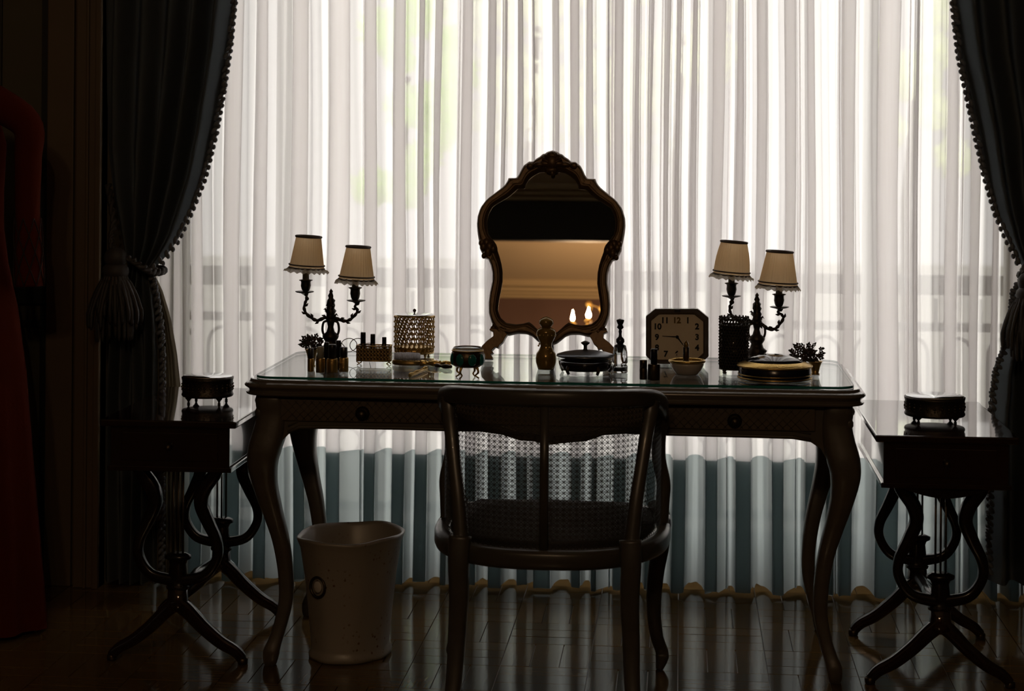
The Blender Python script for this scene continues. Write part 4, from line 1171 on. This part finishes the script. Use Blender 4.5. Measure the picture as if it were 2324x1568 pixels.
# bowl with the lipstick in it
b = base(1559, 849); k = px2(b.y)
t = thing('porcelain_bowl', 'white porcelain bowl with gold rim in front of the clock', 'bowl', b)
z = lambda py: at(1559, py, b.y).z - DZ
r = 39 * k
MB().lathe([(r * .62, 0), (r * .68, .002), (r * .82, z(840)), (r * .96, z(829)), (r * .98, z(822)), (r * .94, z(822)), (r * .78, z(838)), (.0001, z(841))], b, 36).build('bowl_body', 'porcelain', t)
MB().tube([b + Vector((r * .985 * cos(a), r * .985 * sin(a), z(819))) for a in [2 * PI * i / 36 for i in range(36)]], .0042, 8, closed=True).build('gold_rim', 'gold_bright', t)
MB().lathe([(.0001, z(822)), (r * .9, z(821))], b, 36, cap=False).build('gold_lid', 'gold_bright', t)
bb = Vector((at(1557, 818, b.y).x, b.y, DZ + z(821)))
t = thing('lipstick', 'upright amber lipstick with pointed tip standing in the white porcelain bowl', 'lipstick', bb)
zz = lambda py: at(1557, py, b.y).z - bb.z
MB().lathe([(7 * k, 0), (7.2 * k, zz(788)), (6 * k, zz(787))], bb, 18).build('case', 'bronze', t)
MB().lathe([(5.8 * k, zz(788)), (5.6 * k, zz(780)), (3.5 * k, zz(775)), (.0001, zz(772))], bb, 16).build('lip_colour', 'amber', t)

# round powder box
b = base(1758, 858); k = px2(b.y)
t = thing('powder_box', 'large round navy and gold powder box with glass domed lid by the right candelabra', 'box', b)
z = lambda py: at(1758, py, b.y).z - DZ
r = 83 * k
MB().lathe([(.0001, 0), (r * .97, 0), (r * .98, .003), (r * .975, z(828)), (r * .95, z(826)), (.0001, z(826))], b, 56).build('box_body', 'navy', t)
for z_, rr, m_ in ((.003, .985, .0024), (z(848), .98, .0014), (z(829), .99, .003)): MB().tube([b + Vector((r * rr * cos(a), r * rr * sin(a), z_)) for a in [2 * PI * i / 56 for i in range(56)]], m_, 6, closed=True).build('gold_band', 'gold_bright', t)
ld = MB().lathe([(r * .99, z(828)), (r * .96, z(825)), (r * .80, z(820)), (r * .78, z(819))], b, 56, cap=False).build('lid_rim', 'gold_bright', t)
MB().lathe([(r * .80, z(820)), (r * .64, z(813)), (r * .44, z(807)), (r * .22, z(803.5)), (.0001, z(802.5))], b, 48).build('lid_dome', 'smoke_glass', t)


# bronze round boxes on the side tables
def round_box(px, py, w_, ptop, pbot, label, zt0=.655):
    b = base(px, py, zt0); k = px2(b.y)
    t = thing('trinket_box', label, 'box', b, 'oval bronze boxes with glass tops on the side tables')
    z = lambda q: at(px, q, b.y).z - zt0
    r = w_ * k / 2; z1 = z(ptop); z0 = z(pbot)
    MB().lathe([(.0001, z0), (r * .97, z0), (r, z0 + .003), (r, z0 + .007), (r * .975, z0 + .009), (r * .985, z1 - .008), (r * 1.0, z1 - .006), (r * 1.01, z1), (r * .94, z1 + .001)], b, 48, wob=lambda a, q: 1 + .006 * cos(40 * a) * (1 if z0 + .009 < q < z1 - .008 else 0)).build('box_body', 'dark_bronze', t)
    mb = MB()
    for i in range(26):
        a = 2 * PI * i / 26
        c = b + Vector((r * .985 * cos(a), r * .985 * sin(a), (z0 + z1) / 2))
        mb.blob(c, .0042, 6, (.8, .8, .9)); mb.blob(c + Vector((0, 0, .008)), .0024, 6); mb.blob(c + Vector((0, 0, -.007)), .0024, 6)
    mb.build('scroll_relief', 'bronze', t)
    MB().lathe([(r * .955, z1 + .0012), (r * .95, z1 + .0035), (.0001, z1 + .0036)], b, 48).build('glass_lid', 'table_mirror', t)
    for q in range(4):
        a = PI / 4 + q * PI / 2; x, y = b.x + r * .85 * cos(a), b.y + r * .85 * sin(a)
        MB().lathe([(.0035, 0), (.0045, .002), (.0025, .006), (.0045, z0 * .6), (.009, z0 * .85), (.010, z0 + .003)], (x, y, zt0), 10).build('foot', 'dark_bronze', t)


round_box(471, 913, 118, 855, 898, 'oval bronze box with glass top on the left side table')
round_box(2121, 955, 133, 900, 942, 'oval bronze box with glass top on the right side table')

# ================================================================ SIDE TABLES
def lyre_table(x0, x1, label, arc):
    y0, y1, zt0 = 4.972, 5.648, .655
    t = thing('side_table', label, 'table', ((x0 + x1) / 2, (y0 + y1) / 2, 0), 'mahogany lyre side tables at both ends of the desk')
    xc_ = (x0 + x1) / 2
    MB().box(x0, x1, y0, y1, zt0 - .018, zt0).build('table_top', 'mahogany', t, bevel=.004)
    i = .022
    MB().box(x0 + i, x1 - i, y0 + i, y1 - i, zt0 - .125, zt0 - .018).build('frieze', 'mahogany', t, bevel=.002)
    MB().box(x0 + i - .006, x1 - i + .006, y0 + i - .006, y1 - i + .006, zt0 - .135, zt0 - .122).build('lower_moulding', 'mahogany', t, bevel=.002)
    d = MB().box(x0 + i + .03, x1 - i - .03, y0 + i - .004, y0 + i + .01, zt0 - .108, zt0 - .034).build('drawer', 'mahogany', t, bevel=.002)
    MB().lathe([(.008, 0), (.004, .006), (.009, .012), (.007, .018), (.0001, .019)], Vector((xc_, y0 + i - .004, zt0 - .07)), 12, Matrix.Rotation(PI / 2, 3, 'X')).build('knob', 'bronze', d)
    if arc:
        pl = [(xc_ - .115 + .23 * q / 12, zt0 - .135 - .026 * sin(PI * q / 12)) for q in range(13)]
        MB().prism(pl, (0, y0 + .03, 0), (1, 0, 0), (0, 0, 1), (0, 1, 0), 0, .3).build('drop_apron', 'mahogany_dark', t)
    for yy in (y0 + .115, y1 - .07):
        zt1 = zt0 - .135
        ly = thing_part('lyre', t, (xc_, yy, 0))
        for sg in (-1, 1):
            pts = [(xc_ + sg * .108, yy, zt1 + .004), (xc_ + sg * .098, yy, zt1 - .02), (xc_ + sg * .070, yy, zt1 - .06), (xc_ + sg * .062, yy, zt1 - .10), (xc_ + sg * .082, yy, zt1 - .15), (xc_ + sg * .105, yy, zt1 - .20), (xc_ + sg * .104, yy, zt1 - .245), (xc_ + sg * .07, yy, zt1 - .29), (xc_ + sg * .0, yy, zt1 - .305)]
            sp = smooth_path(pts, 6)
            MB().tube(sp, [.016 + .003 * sin(i_ * .13) for i_ in range(len(sp))], 10, square=True, up=(0, 1, 0)).build('lyre_arm', 'mahogany_dark', ly)
            lg = smooth_path([(xc_ + sg * .0, yy, zt1 - .36), (xc_ + sg * .03, yy, zt1 - .385), (xc_ + sg * .07, yy, zt1 - .425), (xc_ + sg * .115, yy, zt1 - .462), (xc_ + sg * .155, yy, zt1 - .485), (xc_ + sg * .176, yy, .014)], 6)
            n = len(lg)
            MB().tube(lg, [.021 - .008 * i_ / n for i_ in range(n)], 10, square=True, up=(0, 1, 0)).build('splay_leg', 'mahogany', ly)
            MB().lathe([(.012, 0), (.014, .003), (.014, .014), (.011, .018)], (xc_ + sg * .176, yy, 0), 12).build('brass_foot', 'bronze', ly)
        for q in (-1, 0, 1):
            MB().tube([(xc_ + q * .013, yy, zt1 + .002), (xc_ + q * .013, yy, zt1 - .235)], .0028, 6).build('string', 'bronze', ly)
        MB().lathe([(.030, -.006), (.032, 0), (.024, .008), (.026, .02), (.022, .06), (.026, .07), (.036, .075), (.036, .083), (.02, .09)], (xc_, yy, zt1 - .32), 14, sy=.7).build('lyre_base', 'mahogany_dark', ly)
        MB().lathe([(.022, 0), (.034, .012), (.028, .03), (.026, .07)], (xc_, yy, zt1 - .385), 14, sy=.8).build('pedestal', 'mahogany', ly)
    MB().tube([(xc_, y0 + .115, zt0 - .135 - .345), (xc_, (y0 + y1) / 2, zt0 - .135 - .335), (xc_, y1 - .07, zt0 - .135 - .345)], [.013, .018, .013], 12).build('stretcher', 'mahogany_dark', t)


def thing_part(name, parent, loc):
    o = bpy.data.objects.new(name, None); COL.objects.link(o); o.parent = parent; o.location = Vector(loc) - parent_off(parent); o.empty_display_size = .02
    return o


lyre_table(-1.500, -1.140, 'dark mahogany side table on lyre supports left of the desk', False)
lyre_table(.490, .845, 'dark mahogany side table on lyre supports right of the desk', True)

# ================================================================ CHAIR
cxh = -.318; YB = 4.62
chair = thing('cane_chair', 'cream tub armchair with cane back pushed up to the desk, seen from behind', 'chair', (cxh, 4.9, 0))
RXc, DYc = .272, .40
YC0 = 4.98


def tub(th, dr=0.0):
    """plan curve of the back: th 0 = rear centre, +-1 = front posts"""
    a = th * PI / 2
    e = .80
    x = math.copysign(abs(sin(a)) ** e, sin(a)) * (RXc + dr); y = YC0 - (abs(cos(a)) ** e) * (YC0 - YB + dr)
    return Vector((cxh + x, y, 0))


def zr(th):  # top rail height
    return .779 - .030 * abs(th) ** 2 - .05 * (max(0, abs(th) - .6) / .4) ** 2


ths = [-1 + 2 * i / 40 for i in range(41)]
top = [tub(t_) + Vector((0, 0, zr(t_))) for t_ in ths]
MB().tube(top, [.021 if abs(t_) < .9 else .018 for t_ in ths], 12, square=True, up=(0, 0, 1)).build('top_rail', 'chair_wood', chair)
mb = MB(); mb.tube([tub(t_, .004) + Vector((0, 0, zr(t_) - .012)) for t_ in ths], .0045, 6); mb.build('rail_bead', 'chair_wood', chair)
bot = [tub(t_, .002) + Vector((0, 0, .398)) for t_ in ths]
MB().tube(bot, .024, 12, square=True, up=(0, 0, 1)).build('seat_rail', 'chair_wood', chair)
MB().tube([tub(t_, .010) + Vector((0, 0, .381)) for t_ in ths], .006, 6).build('rail_bead', 'chair_wood', chair)
# front apron of the seat
fy = 5.19
MB().tube([tub(-1) + Vector((0, 0, .398)), (cxh - .275, 5.10, .398), (cxh - .255, fy, .398), (cxh, fy + .015, .395), (cxh + .255, fy, .398), (cxh + .275, 5.10, .398), tub(1) + Vector((0, 0, .398))], .024, 10, square=True, up=(0, 0, 1)).build('seat_rail', 'chair_wood', chair)
# cushion
mb = MB(); ns = 44
pts = [tub(t_, -.018) for t_ in ths] + [Vector((cxh + .245, 5.10, 0)), Vector((cxh + .22, 5.17, 0)), Vector((cxh, 5.185, 0)), Vector((cxh - .22, 5.17, 0)), Vector((cxh - .245, 5.10, 0))]
n_ = len(pts); cc = Vector((cxh, 4.93, 0))
for z_, s_ in ((.402, 1), (.425, 1.0), (.438, .93), (.444, .7), (.447, .3)):
    mb.v += [cc + (p - cc) * s_ + Vector((0, 0, z_)) for p in pts]
for j in range(4):
    for i in range(n_): mb.f.append([j * n_ + i, j * n_ + (i + 1) % n_, (j + 1) * n_ + (i + 1) % n_, (j + 1) * n_ + i]); mb.mi.append(0); mb.sm.append(True)
mb.f.append(list(range(4 * n_, 5 * n_))); mb.mi.append(0); mb.sm.append(False); mb.f.append(list(range(n_))); mb.mi.append(0); mb.sm.append(False)
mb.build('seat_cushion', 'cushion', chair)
# posts (front, continuing the rail down to the seat) with the scroll of the arm
for sg in (-1, 1):
    p0 = tub(sg)
    pts = [p0 + Vector((0, 0, .70)), p0 + Vector((sg * .001, .012, .68)), p0 + Vector((-sg * .006, .02, .64)), p0 + Vector((-sg * .006, .02, .58)), p0 + Vector((sg * .006, .02, .52)), p0 + Vector((sg * .004, .015, .47)), p0 + Vector((0, .01, .40))]
    MB().tube(smooth_path(pts, 5), .018, 10, square=True, up=(0, 1, 0)).build('arm_post', 'chair_wood', chair)
    MB().blob(p0 + Vector((0, .012, .675)), .021, 12, (1, 1.1, 1.2)).build('arm_scroll', 'chair_wood', chair)
# stiles
for sg in (-1, 1):
    prs = [(.69, .755), (.675, .73), (.63, .68), (.575, .60), (.53, .53), (.50, .46), (.48, .40)]
    pts = [tub(sg * t_, .003) + Vector((0, 0, z_)) for t_, z_ in prs]
    MB().tube(smooth_path(pts, 5), [.0255 - .005 * sin(PI * i / 30) for i in range(31)], 10, square=True, up=(0, 1, 0), flat=.8).build('back_stile', 'chair_wood', chair)
MB().tube([tub(0, .002) + Vector((0, 0, .775)), tub(0, .006) + Vector((0, 0, .6)), tub(0, .002) + Vector((0, 0, .40))], .011, 8, square=True, up=(0, 1, 0)).build('back_splat', 'chair_wood', chair)
# woven cane panels: real strands
for (t0, t1) in ((-.97, -.60), (-.60, 0), (0, .60), (.60, .97)):
    mb = MB(); z0, z1_ = .412, (.775 if abs(t0) < .61 and abs(t1) < .61 else .72); pit = .0150
    L_ = sum((tub(t0 + (t1 - t0) * (i + 1) / 40) - tub(t0 + (t1 - t0) * i / 40)).length for i in range(40)); nc = int(L_ / pit)
    # arc-length parametrisation
    ss = [0]; tt = [t0]
    for i in range(200):
        a = t0 + (t1 - t0) * (i + 1) / 200; ss.append(ss[-1] + (tub(a) - tub(tt[-1])).length); tt.append(a)
    def TA(s_):
        s_ = max(0, min(ss[-1], s_)); k_ = 0
        lo_, hi_ = 0, 200
        while hi_ - lo_ > 1:
            m__ = (lo_ + hi_) // 2
            if ss[m__] <= s_: lo_ = m__
            else: hi_ = m__
        f_ = (s_ - ss[lo_]) / max(1e-9, ss[hi_] - ss[lo_]); return tt[lo_] + (tt[hi_] - tt[lo_]) * f_
    def strip(pa, pb, w_, seg, off):
        """ribbon from (s,z) to (s,z)"""
        vs = []; fs = []
        ds, dz = pb[0] - pa[0], pb[1] - pa[1]; ln = math.hypot(ds, dz) or 1; nx, nz = -dz / ln * w_ / 2, ds / ln * w_ / 2
        for i in range(seg + 1):
            f_ = i / seg; s_, z_ = pa[0] + ds * f_, pa[1] + dz * f_
            for q in (1, -1):
                P_ = tub(TA(s_ + nx * q), off); P_.z = z_ + nz * q; vs.append(P_)
        for i in range(seg): fs.append((2 * i, 2 * i + 1, 2 * i + 3, 2 * i + 2))
        mb.add(vs, fs, False)
    for i in range(nc + 1):
        s_ = L_ * i / nc
        for d_ in (-.0014, .0014): strip((s_ + d_, z0), (s_ + d_, z1_), .0014, 1, 0)
    nr = int((z1_ - z0) / .0127)
    for j in range(nr + 1):
        z_ = z0 + (z1_ - z0) * j / nr
        for d_ in (-.0013, .0013): strip((0, z_ + d_), (L_, z_ + d_), .0013, max(4, nc // 2), .0006)
    # diagonals
    px_, pz_ = L_ / nc, (z1_ - z0) / nr
    for q in range(-nr, nc + 1):
        a0 = max(0, q); a1 = min(nc, q + nr)
        if a1 <= a0: continue
        strip(((a0 + .5 - .5) * px_, z0 + (a0 - q) * pz_), (a1 * px_, z0 + (a1 - q) * pz_), .0015, max(2, (a1 - a0) // 2), -.0006)
        strip((a0 * px_, z1_ - (a0 - q) * pz_), (a1 * px_, z1_ - (a1 - q) * pz_), .0015, max(2, (a1 - a0) // 2), .0012)
    mb.build('cane_panel', 'cane', chair, kind='stuff', fix=False)
# legs
for sg in (-1, 1):
    bx = tub(sg * .49).x
    pts = [(bx, YB + .04, .44), (bx + sg * .002, YB + .03, .38), (bx + sg * .0, YB + .025, .30), (bx + sg * .004, YB + .02, .2), (bx + sg * .008, YB + .0, .1), (bx + sg * .018, YB - .03, 0)]
    MB().tube(smooth_path(pts, 5), [.027 - .010 * i / 25 for i in range(26)], 12, square=True, up=(0, 1, 0)).build('leg', 'chair_wood', chair)
    fx = cxh + sg * .262
    pts = [(fx, 5.14, .44), (fx + sg * .010, 5.15, .39), (fx + sg * .008, 5.152, .33), (fx - sg * .004, 5.15, .25), (fx - sg * .008, 5.15, .16), (fx + sg * .0, 5.155, .09), (fx + sg * .014, 5.165, .045), (fx + sg * .012, 5.16, .02), (fx + sg * .006, 5.155, 0)]
    n = 41
    MB().tube(smooth_path(pts, 5), [interp([(0, .026), (10, .024), (22, .018), (28, .016), (32, .018), (35, .015), (40, .008)], i) for i in range(n)], 12, square=True, up=(0, 1, 0)).build('leg', 'chair_wood', chair)

# ================================================================ WASTE BASKET
bk = Vector((-.880, 5.225, 0))
t = thing('waste_basket', 'cream painted oval waste basket with floral decoration under the left side of the desk', 'basket', bk)
rotb = Matrix.Rotation(math.radians(-22), 3, 'Z')
def bpt(r, a, z, rx_=.98, ry_=1.18):
    # faceted oval
    f_ = 1 + .014 * cos(8 * a)
    p = rotb @ Vector((r * rx_ * cos(a) * f_, r * ry_ * sin(a) * f_, 0)); return bk + p + Vector((0, 0, z))
mb = MB(); nn = 48; pr = [(.098, .0), (.106, .002), (.107, .012), (.102, .022), (.100, .03), (.108, .12), (.118, .22), (.130, .30), (.137, .318), (.140, .325), (.134, .328), (.128, .318), (.117, .22), (.106, .12), (.098, .035), (.0001, .03)]
for (r, z_) in pr:
    for i in range(nn):
        a = 2 * PI * i / nn; zz_ = z_ + (.003 * cos(4 * a + .6) if z_ > .2 else 0) * (z_ / .33)
        mb.v.append(bpt(r, a, zz_))
for j in range(len(pr) - 1):
    for i in range(nn): mb.f.append([j * nn + i, j * nn + (i + 1) % nn, (j + 1) * nn + (i + 1) % nn, (j + 1) * nn + i]); mb.mi.append(0); mb.sm.append(True)
mb.f.append(list(range(nn))); mb.mi.append(0); mb.sm.append(False)
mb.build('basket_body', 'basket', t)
am = math.radians(262)
mc = bpt(.118, am, .205); nrm = (mc - bk); nrm.z = 0; nrm.normalize(); sd_ = Vector((-nrm.y, nrm.x, 0))
mc = mc + nrm * .002
mb = MB(); mb.tube([mc + sd_ * .024 * cos(a) + Vector((0, 0, .026 * sin(a))) for a in [2 * PI * i / 28 for i in range(28)]], .0035, 6, closed=True); mb.build('medallion_ring', 'bronze', t)
mb = MB(); mb.blob(mc + Vector((0, 0, .0)), .014, 10, (1, .25, 1.1), Matrix.Rotation(math.atan2(nrm.y, nrm.x) + PI / 2, 3, 'Z')); mb.build('medallion', 'porcelain', t)

# ================================================================ DRESS ON MANNEQUIN
Ym = 5.35; xs = at(95, 500, Ym).x; xc = xs - .30
t = thing('dress_mannequin', 'dark red long sleeved floor length dress on a mannequin at the far left', 'dress', (xc, Ym, 0))
zz = lambda py: at(40, py, Ym).z
xo = lambda px, py: at(px, py, Ym).x - xc
# bodice and skirt: right edge follows the photo
ed = [(zz(175), .055), (zz(190), .075), (zz(205), .13), (zz(225), .165), (zz(260), .17), (zz(330), xo(12, 330)), (zz(430), xo(6, 430)), (zz(520), xo(6, 520)), (zz(600), xo(16, 600)), (zz(700), xo(38, 700)), (zz(850), xo(58, 850)), (zz(1050), xo(72, 1050)), (zz(1250), xo(88, 1250)), (zz(1420), xo(100, 1420))]
mb = MB(); prof = [(max(.02, r), z_) for z_, r in reversed(ed)]
mb.lathe(prof, (xc, Ym, 0), 64, sy=.62, wob=lambda a, z_: 1 + (.05 * cos(11 * a + 1) * max(0, (1.0 - z_)) if z_ < 1.0 else 0), cap=False)
mb.build('gown', 'dress', t)
MB().lathe([(.085, zz(215)), (.056, zz(185)), (.05, zz(160)), (.052, zz(140)), (.001, zz(136))], (xc, Ym, 0), 24).build('neck_cap', 'mannequin', t)
for sg in (1, -1):
    c_ = [(.135, zz(222)), (xo(60, 280), zz(280)), (xo(66, 360), zz(360)), (xo(66, 450), zz(450)), (xo(68, 540), zz(540)), (xo(72, 648), zz(648))]
    sp = smooth_path([(xc + sg * x, Ym - (.02 * i / 5), z_) for i, (x, z_) in enumerate(c_)], 6); n = len(sp)
    sl = MB().tube(sp, [interp([(0, .052), (6, .044), (12, .038), (20, .034), (30, .042)], i) for i in range(n)], 16).build('sleeve', 'dress', t)
    mb = MB(); q0 = sp[-10]; q1 = sp[-1]
    for k_ in range(8):
        for dr in (1, -1):
            pts = []
            for i in range(9):
                f_ = i / 8; a = k_ * PI / 4 + dr * f_ * 1.6; rr = .0385 + .005 * f_; c2 = q0 + (q1 - q0) * f_
                pts.append(c2 + Vector((rr * cos(a), rr * sin(a), 0)))
            mb.tube(pts, .002, 5)
    mb.build('lattice_cuff', 'dress_lace', sl)
MB().lathe([(.15, 0), (.15, .012), (.03, .018), (.014, .03), (.014, .4)], (xc, Ym, 0), 32).build('stand', 'dark_bronze', t)

# ================================================================ CHANDELIER behind the camera (seen in the mirror)
cc = Vector((-.36, -1.22, 3.10))
t = thing('chandelier', 'gilt chandelier with candle bulbs and leaf sprays reflected in the standing mirror', 'chandelier', cc)
MB().tube([cc + Vector((0, 0, .80)), cc + Vector((0, 0, .12))], .006, 8).build('chain_rod', 'gold', t)
MB().lathe([(.04, .78), (.05, .80)], cc, 20).build('ceiling_cap', 'gold', t)
MB().lathe([(.001, -.14), (.02, -.12), (.035, -.08), (.02, -.03), (.03, .02), (.04, .06), (.015, .11), (.008, .14)], cc, 20).build('body', 'gold', t)
bulb_m = emit('bulb_light', (1.0, .68, .40), 1250)
bl = [(-.683, -1.09, 3.128), (-.583, -1.091, 3.15), (-.10, -1.02, 3.13), (.02, -1.3, 3.14), (-.14, -1.55, 3.13), (-.55, -1.50, 3.14)]
for i, p in enumerate(bl):
    p = Vector(p); mid = (cc + p) / 2
    arm = MB().tube(smooth_path([cc + Vector((0, 0, -.04)), mid + Vector((0, 0, -.10)), p + Vector((.0, 0, -.09)), p + Vector((0, 0, -.045))], 7), .006, 8).build('arm', 'gold_bright', t)
    MB().lathe([(.004, -.05), (.022, -.045), (.024, -.04), (.011, -.036), (.011, -.018)], p, 16).build('candle_socket', 'gold_bright', t)
    q_ = .68 if i == 0 else .95
    MB().lathe([(r_ * q_, z_) for r_, z_ in ((.006, -.018), (.012, -.008), (.0145, .002), (.010, .014), (.005, .024), (.002, .040), (.0001, .052))], p, 14).build('bulb', bulb_m, t)
    rnd = random.Random(9)
for (x, y, z_) in ((-.585, -1.12, 3.235), (-.50, -1.10, 3.20), (-.49, -1.10, 3.265), (-.46, -1.10, 3.15), (-.3, -1.35, 3.25), (-.2, -1.1, 3.2)):
    c = Vector((x, y, z_)); mb = MB()
    for q in range(6):
        a = 2 * PI * q / 6; mb.blob(c + Vector((.012 * cos(a), 0, .012 * sin(a))), .009, 8, (1, .5, 1))
    mb.blob(c, .008, 8); mb.build('flower', 'gold_bright', t)
    mb = MB(); sp = smooth_path([c, (c + cc) / 2 + Vector((0, 0, .04)), cc + Vector((0, 0, .05))], 8); mb.tube(sp, .0025, 6)
    for i in range(2, len(sp) - 1, 3):
        d = Vector((rnd.uniform(-1, 1), rnd.uniform(-.5, .5), rnd.uniform(-1, 1))).normalized(); u = d.orthogonal().normalized()
        p = sp[i]; mb.add([p, p + d * .018 + u * .008, p + d * .038, p + d * .018 - u * .008], [(0, 1, 2, 3)], False)
    mb.build('leaf_spray', 'gold_bright', t)

print('OBJECTS', len(bpy.data.objects), 'TRIS', sum(len(m.polygons) for m in bpy.data.meshes))
